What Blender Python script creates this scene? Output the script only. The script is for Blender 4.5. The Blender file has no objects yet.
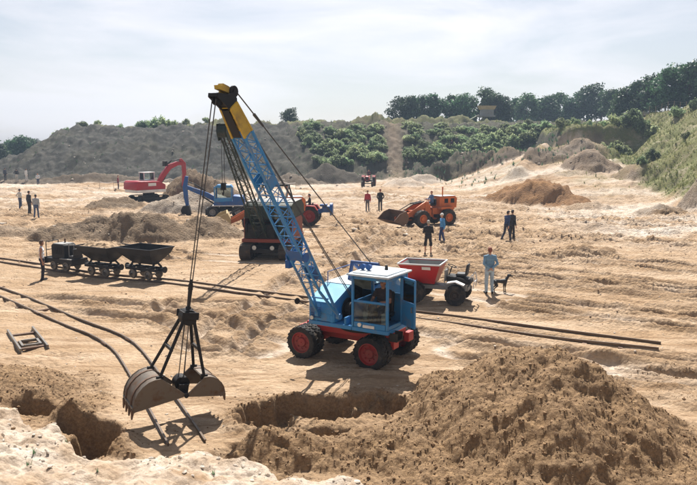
import bpy, bmesh, math, random
import numpy as np
from mathutils import Vector, Matrix

random.seed(7)
R = math.radians
scene = bpy.context.scene
col = scene.collection

# ---------------------------------------------------------------- camera
CAM_H = 5.9
cam_d = bpy.data.cameras.new("camera")
cam = bpy.data.objects.new("camera", cam_d)
col.objects.link(cam)
cam.location = (0, 0, CAM_H)
cam.rotation_euler = (R(90) - math.atan(100.5 / 700.0), 0, 0)
cam_d.sensor_width = 36.0
cam_d.lens = 36.0 * 700.0 / 697.0
cam_d.clip_start = 0.1
cam_d.clip_end = 2000
scene.camera = cam

# ---------------------------------------------------------------- sky and sun
SUN_EL, SUN_AZ = 53.0, 2.0          # azimuth measured from +Y towards +X
world = bpy.data.worlds.new("World")
scene.world = world
world.use_nodes = True
wn, wl = world.node_tree.nodes, world.node_tree.links
for n in list(wn):
    wn.remove(n)
w_out = wn.new("ShaderNodeOutputWorld")
w_bg = wn.new("ShaderNodeBackground")
w_sky = wn.new("ShaderNodeTexSky")
w_sky.sky_type = 'NISHITA'
w_sky.sun_disc = False
w_sky.sun_elevation = R(SUN_EL)
w_sky.sun_rotation = R(SUN_AZ)
w_sky.altitude = 50
w_sky.air_density = 1.0
w_sky.dust_density = 1.1
w_sky.ozone_density = 1.0
w_tc = wn.new("ShaderNodeTexCoord")
w_map = wn.new("ShaderNodeMapping")
w_map.inputs['Scale'].default_value = (1.0, 1.0, 4.2)
w_noise = wn.new("ShaderNodeTexNoise")
w_noise.inputs['Scale'].default_value = 2.6
w_noise.inputs['Detail'].default_value = 7
w_noise.inputs['Roughness'].default_value = 0.55
w_noise.inputs['Distortion'].default_value = 0.4
w_ramp = wn.new("ShaderNodeValToRGB")
w_ramp.color_ramp.elements[0].position = 0.40
w_ramp.color_ramp.elements[0].color = (0.45, 0.45, 0.45, 1)
w_ramp.color_ramp.elements[1].position = 0.60
w_ramp.color_ramp.elements[1].color = (0.95, 0.95, 0.95, 1)
w_bw = wn.new("ShaderNodeHueSaturation")      # thin white cloud: the sky's own light without its blue
w_bw.inputs['Saturation'].default_value = 0.08
w_bw.inputs['Value'].default_value = 1.40
w_mix = wn.new("ShaderNodeMix")
w_mix.data_type = 'RGBA'
wl.new(w_tc.outputs['Generated'], w_map.inputs['Vector'])
wl.new(w_map.outputs['Vector'], w_noise.inputs['Vector'])
wl.new(w_noise.outputs['Fac'], w_ramp.inputs['Fac'])
wl.new(w_sky.outputs['Color'], w_bw.inputs['Color'])
wl.new(w_ramp.outputs['Color'], w_mix.inputs['Factor'])
wl.new(w_sky.outputs['Color'], w_mix.inputs['A'])
w_tint = wn.new("ShaderNodeMix"); w_tint.data_type = 'RGBA'; w_tint.blend_type = 'MULTIPLY'
w_tint.inputs['Factor'].default_value = 1.0
w_tint.inputs['B'].default_value = (1.0, 0.985, 1.03, 1)
wl.new(w_bw.outputs['Color'], w_tint.inputs['A'])
wl.new(w_tint.outputs['Result'], w_mix.inputs['B'])
wl.new(w_mix.outputs['Result'], w_bg.inputs['Color'])
w_bg.inputs['Strength'].default_value = 0.05
wl.new(w_bg.outputs['Background'], w_out.inputs['Surface'])

sun_d = bpy.data.lights.new("sun", 'SUN')
sun_d.energy = 5.0
sun_d.angle = R(0.55)
sun_d.color = (1.0, 0.945, 0.87)
sun = bpy.data.objects.new("sun", sun_d)
col.objects.link(sun)
sun.location = (0, 60, 60)
_sv = Vector((math.sin(R(SUN_AZ)) * math.cos(R(SUN_EL)), math.cos(R(SUN_AZ)) * math.cos(R(SUN_EL)), math.sin(R(SUN_EL))))
sun.rotation_euler = _sv.to_track_quat('Z', 'Y').to_euler()

scene.view_settings.view_transform = 'Standard'
scene.view_settings.look = 'None'
scene.view_settings.exposure = 0.84
scene.view_settings.gamma = 1.0
scene.cycles.diffuse_bounces = 1
scene.render.resolution_x = 1024
scene.render.resolution_y = 713

# ---------------------------------------------------------------- helpers: objects
def tag(o, label=None, cat=None, group=None, kind=None):
    if label: o["label"] = label
    if cat: o["category"] = cat
    if group: o["group"] = group
    if kind: o["kind"] = kind
    return o

def empty(name, loc, rz=0.0):
    o = bpy.data.objects.new(name, None)
    o.empty_display_size = 0.2
    col.objects.link(o)
    o.location = loc
    o.rotation_euler = (0, 0, rz)
    return o

def thing(name, loc, rz, label, cat, group=None):
    return tag(empty(name, loc, rz), label, cat, group)

def copy_tree(o, parent=None):
    c = o.copy()
    col.objects.link(c)
    if parent is not None:
        c.parent = parent
    for ch in list(o.children):
        copy_tree(ch, c)
    return c

# ---------------------------------------------------------------- helpers: mesh builder
class MB:
    def __init__(self):
        self.v, self.f = [], []

    def add(self, vs, fs):
        b = len(self.v)
        self.v.extend(tuple(p) for p in vs)
        self.f.extend(tuple(i + b for i in f) for f in fs)
        return self

    def box(self, c, s, rot=None):
        hx, hy, hz = s[0] / 2, s[1] / 2, s[2] / 2
        ps = [Vector((x, y, z)) for z in (-hz, hz) for y in (-hy, hy) for x in (-hx, hx)]
        if rot is not None:
            ps = [rot @ p for p in ps]
        c = Vector(c)
        return self.hexa([p + c for p in ps])

    def hexa(self, p):      # x fastest, then y, then z
        return self.add(p, [(0, 2, 3, 1), (4, 5, 7, 6), (0, 1, 5, 4), (2, 6, 7, 3), (0, 4, 6, 2), (1, 3, 7, 5)])

    def beam(self, p0, p1, w, h, w1=None, h1=None, up=(0, 0, 1)):
        p0, p1 = Vector(p0), Vector(p1)
        a = (p1 - p0).normalized()
        s = a.cross(Vector(up))
        if s.length < 1e-4:
            s = Vector((1, 0, 0))
        s.normalize()
        u = s.cross(a)
        w1 = w if w1 is None else w1
        h1 = h if h1 is None else h1
        q = []
        for (pp, ww, hh) in ((p0, w, h), (p1, w1, h1)):
            q.append([pp + s * (sx * ww / 2) + u * (sz * hh / 2) for sz in (-1, 1) for sx in (-1, 1)])
        a0, b0 = q
        return self.hexa([a0[0], a0[1], b0[0], b0[1], a0[2], a0[3], b0[2], b0[3]])

    def prism(self, poly, axis, t0, t1):
        n = len(poly)
        def pt(p, t):
            if axis == 'y': return (p[0], t, p[1])
            if axis == 'x': return (t, p[0], p[1])
            return (p[0], p[1], t)
        vs = [pt(p, t0) for p in poly] + [pt(p, t1) for p in poly]
        fs = [tuple(range(n)), tuple(range(2 * n - 1, n - 1, -1))]
        fs += [(i, (i + 1) % n, n + (i + 1) % n, n + i) for i in range(n)]
        return self.add(vs, fs)

    def cyl(self, p0, p1, r0, r1=None, n=12, caps=True):
        p0, p1 = Vector(p0), Vector(p1)
        r1 = r0 if r1 is None else r1
        a = (p1 - p0)
        a = a.normalized() if a.length > 1e-9 else Vector((0, 0, 1))
        s = a.orthogonal().normalized()
        u = a.cross(s)
        vs = []
        for (p, r) in ((p0, r0), (p1, r1)):
            for i in range(n):
                t = 2 * math.pi * i / n
                vs.append(p + s * (r * math.cos(t)) + u * (r * math.sin(t)))
        fs = [(i, (i + 1) % n, n + (i + 1) % n, n + i) for i in range(n)]
        if caps:
            fs += [tuple(range(n - 1, -1, -1)), tuple(range(n, 2 * n))]
        return self.add(vs, fs)

    def tube(self, pts, r, n=6):
        pts = [Vector(p) for p in pts]
        for a, b in zip(pts[:-1], pts[1:]):
            self.cyl(a, b, r, r, n)
        return self

    def lathe(self, prof, origin, axis, n=28, closed=True):
        """prof: list of (radius, offset along axis)"""
        o, a = Vector(origin), Vector(axis).normalized()
        s = a.orthogonal().normalized()
        u = a.cross(s)
        m = len(prof)
        vs = []
        for i in range(n):
            t = 2 * math.pi * i / n
            d = s * math.cos(t) + u * math.sin(t)
            for (r, h) in prof:
                vs.append(o + a * h + d * r)
        fs = []
        lim = m if closed else m - 1
        for i in range(n):
            j = (i + 1) % n
            for k in range(lim):
                l = (k + 1) % m
                fs.append((i * m + k, i * m + l, j * m + l, j * m + k))
        return self.add(vs, fs)

    def quad(self, *p):
        return self.add(p, [tuple(range(len(p)))])

    def sheet(self, pts, t, nrm):
        """flat polygon of thickness t"""
        n = Vector(nrm).normalized() * t
        k = len(pts)
        vs = [Vector(p) for p in pts] + [Vector(p) + n for p in pts]
        fs = [tuple(range(k - 1, -1, -1)), tuple(range(k, 2 * k))]
        fs += [(i, (i + 1) % k, k + (i + 1) % k, k + i) for i in range(k)]
        return self.add(vs, fs)

    def build(self, name, mat, parent=None, bevel=0.0, smooth=38, loc=None):
        me = bpy.data.meshes.new(name)
        me.from_pydata([tuple(p) for p in self.v], [], self.f)
        bm = bmesh.new()
        bm.from_mesh(me)
        bmesh.ops.recalc_face_normals(bm, faces=bm.faces)
        if bevel > 0:
            es = [e for e in bm.edges if len(e.link_faces) == 2 and e.calc_face_angle(0) > R(30)]
            try:
                bmesh.ops.bevel(bm, geom=es, offset=bevel, segments=1, affect='EDGES', clamp_overlap=True)
            except Exception:
                pass
        bm.to_mesh(me)
        bm.free()
        if smooth:
            me.shade_smooth()
            me.set_sharp_from_angle(angle=R(smooth))
        me.materials.append(mat)
        o = bpy.data.objects.new(name, me)
        col.objects.link(o)
        if parent is not None:
            o.parent = parent
        if loc is not None:
            o.location = loc
        return o

# ---------------------------------------------------------------- helpers: materials
def new_mat(name):
    m = bpy.data.materials.new(name)
    m.use_nodes = True
    nt = m.node_tree
    return m, nt.nodes, nt.links, nt.nodes['Principled BSDF']

def mixc(nodes, links, fac, a, b, blend='MIX'):
    n = nodes.new("ShaderNodeMix")
    n.data_type = 'RGBA'
    n.blend_type = blend
    for key, val in (('Factor', fac), ('A', a), ('B', b)):
        if hasattr(val, 'is_output'):
            links.new(val, n.inputs[key])
        elif key == 'Factor':
            n.inputs[key].default_value = val
        else:
            n.inputs[key].default_value = (val[0], val[1], val[2], 1)
    return n.outputs['Result']

def noise(nodes, links, coord, scale, detail=4, rough=0.6, lo=0.4, hi=0.6, dist=0.0):
    n = nodes.new("ShaderNodeTexNoise")
    n.inputs['Scale'].default_value = scale
    n.inputs['Detail'].default_value = detail
    n.inputs['Roughness'].default_value = rough
    n.inputs['Distortion'].default_value = dist
    if coord is not None:
        links.new(coord, n.inputs['Vector'])
    mr = nodes.new("ShaderNodeMapRange")
    mr.inputs['From Min'].default_value = lo
    mr.inputs['From Max'].default_value = hi
    links.new(n.outputs['Fac'], mr.inputs['Value'])
    return mr.outputs['Result']

def paint(name, c, rough=0.45, dirt=0.35, dirt_c=(0.16, 0.11, 0.075), metal=0.0, scale=2.2, bump=0.0):
    """paint or metal with faded patches, chips and dust of its own shape"""
    m, N, L, b = new_mat(name)
    tc = N.new("ShaderNodeTexCoord")
    co = tc.outputs['Object']
    fade = noise(N, L, co, scale * 0.6, 3, 0.5, 0.3, 0.75)
    c2 = tuple(min(1, x * 0.72 + 0.03) for x in c)
    base = mixc(N, L, fade, c, c2)
    d1 = noise(N, L, co, scale, 7, 0.7, 0.50, 0.78)
    mul = N.new("ShaderNodeMath"); mul.operation = 'MULTIPLY'
    L.new(d1, mul.inputs[0]); mul.inputs[1].default_value = dirt * 1.6
    mul.use_clamp = True
    base = mixc(N, L, mul.outputs[0], base, dirt_c)
    d2 = noise(N, L, co, scale * 11, 5, 0.7, 0.60, 0.70)
    mul2 = N.new("ShaderNodeMath"); mul2.operation = 'MULTIPLY'
    L.new(d2, mul2.inputs[0]); mul2.inputs[1].default_value = dirt
    base = mixc(N, L, mul2.outputs[0], base, tuple(x * 0.7 for x in dirt_c))
    L.new(base, b.inputs['Base Color'])
    b.inputs['Metallic'].default_value = metal
    b.inputs['Specular IOR Level'].default_value = .3 if max(c) > .1 else .15
    rr = N.new("ShaderNodeMapRange")
    L.new(d1, rr.inputs['Value'])
    rr.inputs['To Min'].default_value = rough
    rr.inputs['To Max'].default_value = min(1, rough + 0.35)
    L.new(rr.outputs['Result'], b.inputs['Roughness'])
    if bump:
        bp = N.new("ShaderNodeBump")
        bp.inputs['Strength'].default_value = bump
        bp.inputs['Distance'].default_value = 0.01
        L.new(d2, bp.inputs['Height'])
        L.new(bp.outputs['Normal'], b.inputs['Normal'])
    return m

def plain(name, c, rough=0.8, var=0.15, scale=9):
    m, N, L, b = new_mat(name)
    tc = N.new("ShaderNodeTexCoord")
    f = noise(N, L, tc.outputs['Object'], scale, 4, 0.6, 0.3, 0.7)
    base = mixc(N, L, f, tuple(x * (1 - var) for x in c), tuple(min(1, x * (1 + var)) for x in c))
    L.new(base, b.inputs['Base Color'])
    b.inputs['Roughness'].default_value = rough
    return m

def glass_mat(name, tint=(0.75, 0.85, 0.88)):
    m, N, L, b = new_mat(name)
    N.remove(b)
    out = N['Material Output']
    tr = N.new("ShaderNodeBsdfTransparent"); tr.inputs['Color'].default_value = (*tint, 1)
    gl = N.new("ShaderNodeBsdfGlossy"); gl.inputs['Roughness'].default_value = 0.04
    gl.inputs['Color'].default_value = (0.9, 0.95, 1, 1)
    fr = N.new("ShaderNodeFresnel"); fr.inputs['IOR'].default_value = 1.5
    mx = N.new("ShaderNodeMixShader")
    L.new(fr.outputs['Fac'], mx.inputs['Fac'])
    L.new(tr.outputs['BSDF'], mx.inputs[1])
    L.new(gl.outputs['BSDF'], mx.inputs[2])
    L.new(mx.outputs['Shader'], out.inputs['Surface'])
    return m

M = {}
M['blue'] = paint("blue_paint", (0.028, 0.235, 0.54), 0.38, 0.5, dirt_c=(0.22, 0.18, 0.14))
M['blue_sky_lit'] = paint("sky_lit_blue_paint", (0.20, 0.50, 0.72), 0.32, 0.22, dirt_c=(0.32, 0.30, 0.26))  # hood only: same blue paint, with the sky's reflection put into its colour
M['blue_dark'] = paint("deep_blue_paint", (0.011, 0.095, 0.33), 0.45, 0.5, dirt_c=(0.16, 0.13, 0.10))
M['roof_white'] = paint("chalky_white_paint", (0.60, 0.68, 0.73), 0.5, 0.4, dirt_c=(0.36, 0.32, 0.27))
M['red'] = paint("red_paint", (0.42, 0.022, 0.020), 0.45, 0.4)
M['red_rim'] = paint("red_rim_paint", (0.30, 0.022, 0.022), 0.5, 0.6)
M['red_dumper'] = paint("dumper_red_paint", (0.46, 0.020, 0.022), 0.35, 0.25)
M['red_brown'] = paint("faded_red_brown_paint", (0.23, 0.045, 0.026), 0.55, 0.5)
M['crimson'] = paint("crimson_paint", (0.38, 0.018, 0.035), 0.4, 0.2)
M['orange'] = paint("orange_paint", (0.62, 0.15, 0.035), 0.45, 0.4)
M['yellow'] = paint("yellow_paint", (0.58, 0.37, 0.03), 0.5, 0.6)
M['green'] = paint("dark_green_paint", (0.015, 0.030, 0.021), 0.55, 0.4)
M['olive'] = paint("olive_green_paint", (0.085, 0.105, 0.045), 0.6, 0.4)
M['dark'] = paint("blackened_steel", (0.013, 0.012, 0.012), 0.5, 0.3, dirt_c=(0.06, 0.042, 0.03))
M['steel'] = paint("worn_steel", (0.20, 0.185, 0.165), 0.42, 0.5, dirt_c=(0.14, 0.09, 0.055), metal=0.55, scale=5, bump=0.3)
M['rust'] = paint("rusty_steel", (0.15, 0.085, 0.052), 0.7, 0.5, dirt_c=(0.07, 0.04, 0.025), scale=5, bump=0.4)
M['bucket'] = paint("earth_worn_bucket_steel", (0.15, 0.125, 0.10), 0.5, 0.8, dirt_c=(0.12, 0.06, 0.027), metal=0.35, scale=3.4, bump=0.5)
M['tan_bucket'] = paint("sand_dusted_bucket_steel", (0.50, 0.38, 0.20), 0.7, 0.4, dirt_c=(0.30, 0.2, 0.11), scale=3)
M['rail'] = paint("rail_steel", (0.14, 0.105, 0.080), 0.38, 0.5, dirt_c=(0.10, 0.065, 0.042), metal=0.5, scale=3, bump=0.2)
M['rubber'] = paint("tyre_rubber", (0.020, 0.020, 0.021), 0.75, 0.45, dirt_c=(0.17, 0.13, 0.095), scale=4)
M['track'] = paint("crawler_track_steel", (0.06, 0.048, 0.040), 0.6, 0.6, dirt_c=(0.17, 0.11, 0.07), scale=4)
M['grey'] = paint("grey_paint", (0.30, 0.30, 0.29), 0.5, 0.4)
M['white'] = paint("white_paint", (0.76, 0.76, 0.75), 0.45, 0.25)
M['hopper_in'] = paint("scoured_hopper_steel", (0.30, 0.31, 0.30), 0.45, 0.45, dirt_c=(0.3, 0.24, 0.17), metal=0.3)
M['wagon'] = paint("tar_black_wagon_steel", (0.013, 0.013, 0.015), 0.45, 0.3, dirt_c=(0.06, 0.045, 0.035))
M['wire'] = plain("greased_wire_rope", (0.045, 0.042, 0.040), 0.6)
M['seat'] = plain("black_seat_vinyl", (0.02, 0.02, 0.022), 0.5)
M['glass'] = glass_mat("cab_glass")
M['lamp'] = paint("lamp_lens", (0.75, 0.74, 0.68), 0.15, 0.1)
M['sand'] = plain("heaped_sand", (0.40, 0.28, 0.17), 0.95, 0.25, 6)
M['wood'] = plain("weathered_timber", (0.26, 0.2, 0.14), 0.85, 0.3, 12)
M['tape'] = plain("white_plastic_tape", (0.78, 0.74, 0.72), 0.5, 0.05)
# ---------------------------------------------------------------- terrain
_rng = np.random.RandomState(11)
_perm = np.concatenate([_rng.permutation(512)] * 3)
_ang = _rng.rand(512) * 2 * np.pi
_gx, _gy = np.cos(_ang), np.sin(_ang)

def perlin(x, y):
    xi = np.floor(x).astype(np.int64); yi = np.floor(y).astype(np.int64)
    xf = x - xi; yf = y - yi
    xi &= 511; yi &= 511
    u = xf * xf * xf * (xf * (xf * 6 - 15) + 10)
    v = yf * yf * yf * (yf * (yf * 6 - 15) + 10)
    def g(ix, iy, dx, dy):
        h = _perm[_perm[ix & 511] + (iy & 511)]
        return _gx[h] * dx + _gy[h] * dy
    a = g(xi, yi, xf, yf); b = g(xi + 1, yi, xf - 1, yf)
    c = g(xi, yi + 1, xf, yf - 1); d = g(xi + 1, yi + 1, xf - 1, yf - 1)
    return 1.5 * ((a + (b - a) * u) * (1 - v) + (c + (d - c) * u) * v)

def fbm(x, y, o=3, gain=0.5, off=0.0):
    s = 0; a = 1.0
    for i in range(o):
        s = s + a * perlin(x * 2 ** i + 17.3 * i + off, y * 2 ** i - 9.1 * i + off * 0.7)
        a *= gain
    return s

def billow(x, y, o=3, gain=0.55, off=0.0):
    s = 0; a = 1.0
    for i in range(o):
        s = s + a * (1 - 2.2 * np.abs(perlin(x * 2 ** i + 31.7 * i + off, y * 2 ** i + 5.3 * i - off)))
        a *= gain
    return s * 0.5

def ss(a, b, x):
    t = np.clip((x - a) / (b - a), 0, 1)
    return t * t * (3 - 2 * t)

def seg_dist(x, y, pts):
    d = np.full(np.shape(x), 1e9)
    for (ax, ay), (bx, by) in zip(pts[:-1], pts[1:]):
        ex, ey = bx - ax, by - ay
        t = np.clip(((x - ax) * ex + (y - ay) * ey) / (ex * ex + ey * ey), 0, 1)
        d = np.minimum(d, np.hypot(x - ax - t * ex, y - ay - t * ey))
    return d

# heaps: x, y, radius x, radius y, angle, height, loose, pale, grey, orange
HEAPS = [
    (4.0, 14.2, 3.0, 3.6, 0, 1.52, 1.0, 0, 0, 0),
    (5.2, 13.0, 2.0, 1.3, -40, 0.25, 1.0, 0, 0, 0),
    (1.9, 13.0, 2.3, 1.4, 15, 0.28, 1.0, 0, 0, 0),
    (2.9, 11.7, 2.4, 1.2, 0, 0.30, 1.0, 0, 0, 0),
    (5.0, 11.6, 2.0, 1.2, -20, 0.20, 1.0, 0, 0, 0),
    (0.3, 12.5, 1.6, 0.8, 5, 0.40, 1.0, 0, 0, 0),
    (-1.5, 12.5, 1.1, 0.75, -15, 0.5, 1.0, 0, 0, 0),
    (-2.9, 13.6, 1.0, 0.7, 30, 0.25, .8, 0, 0, 0),
    (1.9, 15.3, 1.1, 0.6, 35, 0.22, 1.0, 0, 0, 0),
    (-4.1, 13.2, 0.9, 0.9, 20, 0.35, 1.0, 0, 0, 0),
    (-6.0, 14.6, 0.55, 0.8, 25, 0.35, .9, 0, 0, 0),
    (-8.6, 16.4, 2.6, 1.3, -15, 0.45, .9, 0, 0, 0),
    (-5.6, 17.0, 1.6, 0.9, -10, 0.22, .6, 0, 0, 0),
    (7.2, 13.4, 1.6, .6, -30, 0.2, .5, 0, 0, 0),
    (9.0, 15.0, 2.6, 0.8, -20, 0.25, .5, 0, 0, 0),
    (-15.0, 42.0, 5.0, 2.1, -4, 1.15, .55, .2, .35, 0),
    (-11.2, 41.5, 3.6, 1.9, 10, 1.25, .55, .2, .35, 0),
    (-8.3, 43.0, 2.6, 2.0, 0, 1.0, .5, .1, .3, 0),
    (-20.5, 43.5, 3.2, 1.5, 0, .5, .4, .3, .2, 0),
    (-13.4, 60.0, 4.4, 3.4, 0, 1.75, .15, .75, .25, 0),
    (-20.5, 61.0, 3.0, 2.0, 0, .8, .5, .1, .4, 0),
    (-16.2, 74.0, 3.4, 3.0, 0, 2.6, .9, 0, .4, 0),
    (-13.6, 73.0, 2.6, 2.6, 0, 1.7, .8, 0, .4, 0),
    (-36.0, 99.0, 20.0, 2.0, 0, .9, .5, 0, .6, 0),
    (-66.0, 99.0, 16.0, 2.0, 0, .9, .5, 0, .6, 0),
    (-8.0, 96.0, 5.0, 2.8, 0, 1.6, .6, .1, .6, 0),
    (-2.8, 101.0, 5.0, 3.4, 0, 2.4, .4, .1, .9, 0),
    (7.5, 92.0, 3.4, 2.0, 0, .9, .2, .9, 0, 0),
    (17.2, 67.0, 4.2, 3.0, -15, 2.1, .55, 0, 0, 1),
    (20.0, 65.5, 3.0, 2.4, 10, 1.3, .5, 0, 0, 1),
    (17.5, 104.0, 5.2, 4.4, 0, 3.0, .7, .1, .8, 0),
    (22.0, 101.0, 4.0, 3.6, 0, 1.8, .6, .1, .6, 0),
    (13.0, 102.0, 2.3, 2.0, 0, 1.9, .2, .3, .9, 0),
    (11.0, 99.0, 3.0, 2.2, 0, 1.2, .1, 1, .1, 0),
    (25.0, 90.0, 3.4, 3.0, 10, 1.5, .4, .2, .5, 0),
    (31.0, 93.0, 5.0, 4.0, 0, 2.3, .5, .1, .4, 0),
    (29.0, 84.0, 3.6, 3.6, 20, 1.9, .5, .1, .3, .2),
    (33.0, 78.0, 4.4, 3.0, -35, 1.8, .4, .1, .3, .1),
    (25.5, 57.0, 2.4, 1.4, 10, .7, .5, .1, .2, 0),
    (30.0, 59.0, 2.2, 1.9, 0, 1.8, .6, .1, .3, 0),
    (21.0, 61.0, 2.4, 1.3, 0, .6, .4, .3, 0, 0),
    (12.6, 36.5, 1.8, .8, 0, .35, .5, 0, 0, 0),
    (16.0, 46.0, 3.2, 1.1, -20, .35, .3, .3, 0, 0),
    (10.5, 27.0, 3.4, .7, -25, .22, .4, 0, 0, 0),
    (13.0, 24.4, 2.6, .6, -18, .25, .5, 0, 0, 0),
    (4.2, 128.0, 4.5, 3.5, 0, 2.0, .6, 0, .9, 0),
    (9.5, 131.0, 3.0, 3.0, 0, 1.2, .6, 0, .9, 0),
    (14.5, 130.0, 4.0, 3.0, 0, 2.0, 0, .6, .9, 0),
    (20.0, 131.0, 3.8, 3.0, 0, 2.2, 0, .5, .9, 0),
    (25.0, 132.0, 3.0, 3.0, 0, 1.3, .2, .2, .9, 0),
    (-20.0, 130.0, 9.0, 4.0, 0, 1.0, .2, .1, .9, 0),
    (-6.0, 129.0, 7.0, 4.0, 0, .9, .2, .1, .9, 0),
]
# pits: x, y, rx, ry, angle, depth
PITS = [
    (-0.75, 15.0, 1.6, 0.8, 4, 0.72), (0.75, 15.05, 0.7, 0.65, 10, 0.6), (-1.7, 14.2, .7, .5, 0, .4),
    (-0.7, 13.25, 1.2, 0.42, 8, 0.4), (1.0, 13.2, 0.7, 0.3, -10, 0.25), (-2.4, 12.75, .5, .45, 0, .5),
    (-7.0, 14.95, 0.6, 0.38, -20, 0.6), (-5.35, 13.9, 0.85, 0.45, -25, 0.95), (-5.0, 13.0, .55, .6, 0, .7),
    (26.0, 55.5, 1.3, .7, 0, .6),
]
RUTS = [   # centre line, half gauge
    ([(-6, 24.5), (2, 22.6), (8, 18.8), (14, 15.6)], 0.85),
    ([(3.5, 19.6), (8, 18.0), (14, 15.9)], 0.8),
    ([(4.5, 18.6), (8, 17.1), (14, 14.6)], 0.4),
    ([(6, 24.8), (11, 22.6), (18, 19.4)], 0.8),
    ([(7, 30.2), (12, 28.4), (20, 25.2), (28, 22)], 0.55),
    ([(6, 37.0), (13, 33.8), (21, 29.5)], 0.9),
    ([(-12, 25.5), (-6, 23.5), (-2.5, 20)], 0.75),
    ([(-2, 29.5), (3, 27.9), (8, 24.5), (13, 21.4)], 0.8),
    ([(5, 33.0), (9, 31.0), (14, 27.5), (22, 23)], 0.9),
    ([(2, 41), (10, 36.5), (17, 31.0), (24, 27)], 0.95),
    ([(-3, 37), (3, 31), (9, 28.5), (20, 24.5)], 0.85),
    ([(7, 45), (14, 42), (24, 37), (32, 34)], 0.95),
    ([(9, 52), (17, 50), (26, 48), (34, 44)], 1.0),
    ([(-16, 50), (-6, 48), (2, 45), (9, 41)], 1.0),
    ([(2, 76), (10, 62), (20, 54), (34, 50)], 1.0),
    ([(-30, 58), (-20, 53), (-10, 50), (4, 52)], 1.0),
    ([(-4, 20.2), (-3, 24), (-1, 33), (4, 48)], .8),
    ([(-9, 36), (-2, 34.5), (8, 33)], 1.0),
]
MAIN_A, MAIN_B = (-40.0, 46.9), (9.1, 19.82)
_dm = Vector((MAIN_B[0] - MAIN_A[0], MAIN_B[1] - MAIN_A[1], 0)).normalized()
BR_UP = [(-30, 41.5), (-19.5, 32.8), (-14.23, 28.02), (-9.13, 22.97), (-7.5, 21.5), (-6.65, 20.55), (-5.95, 19.45), (-4.98, 17.58), (-3.81, 15.18), (-2.82, 13.1)]
BR_LO = [(-30.5, 40.9), (-20.0, 32.3), (-14.70, 27.55), (-9.6, 22.5), (-8.05, 21.1), (-7.22, 20.1), (-6.55, 19.1), (-5.60, 17.25), (-4.43, 14.87), (-3.50, 12.9)]
FLAT = [(0.3, 19.2, 2.9), (-4.3, 36.2, 3.4), (5.4, 50.0, 3.2), (3.3, 25.4, 2.0), (-19.6, 68.6, 2.4), (-10.2, 55.3, 2.4), (-5.2, 46.5, 3.6),
        (-2.7, 49.2, 2.0), (2.6, 92.8, 1.8), (-9.6, 20.5, 1.6), (5.7, 26.8, 1.3)]
BANK = np.array([(-30, 12.5), (-9, 12.6), (-5.7, 11.6), (-4.9, 10.9), (-4.2, 10.3), (-3.5, 9.5), (-2.9, 9.75), (-2.3, 10.05), (-1.3, 9.5), (-0.4, 9.15), (0.15, 8.9), (1.5, 8.3), (30, 8.0)])

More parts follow.
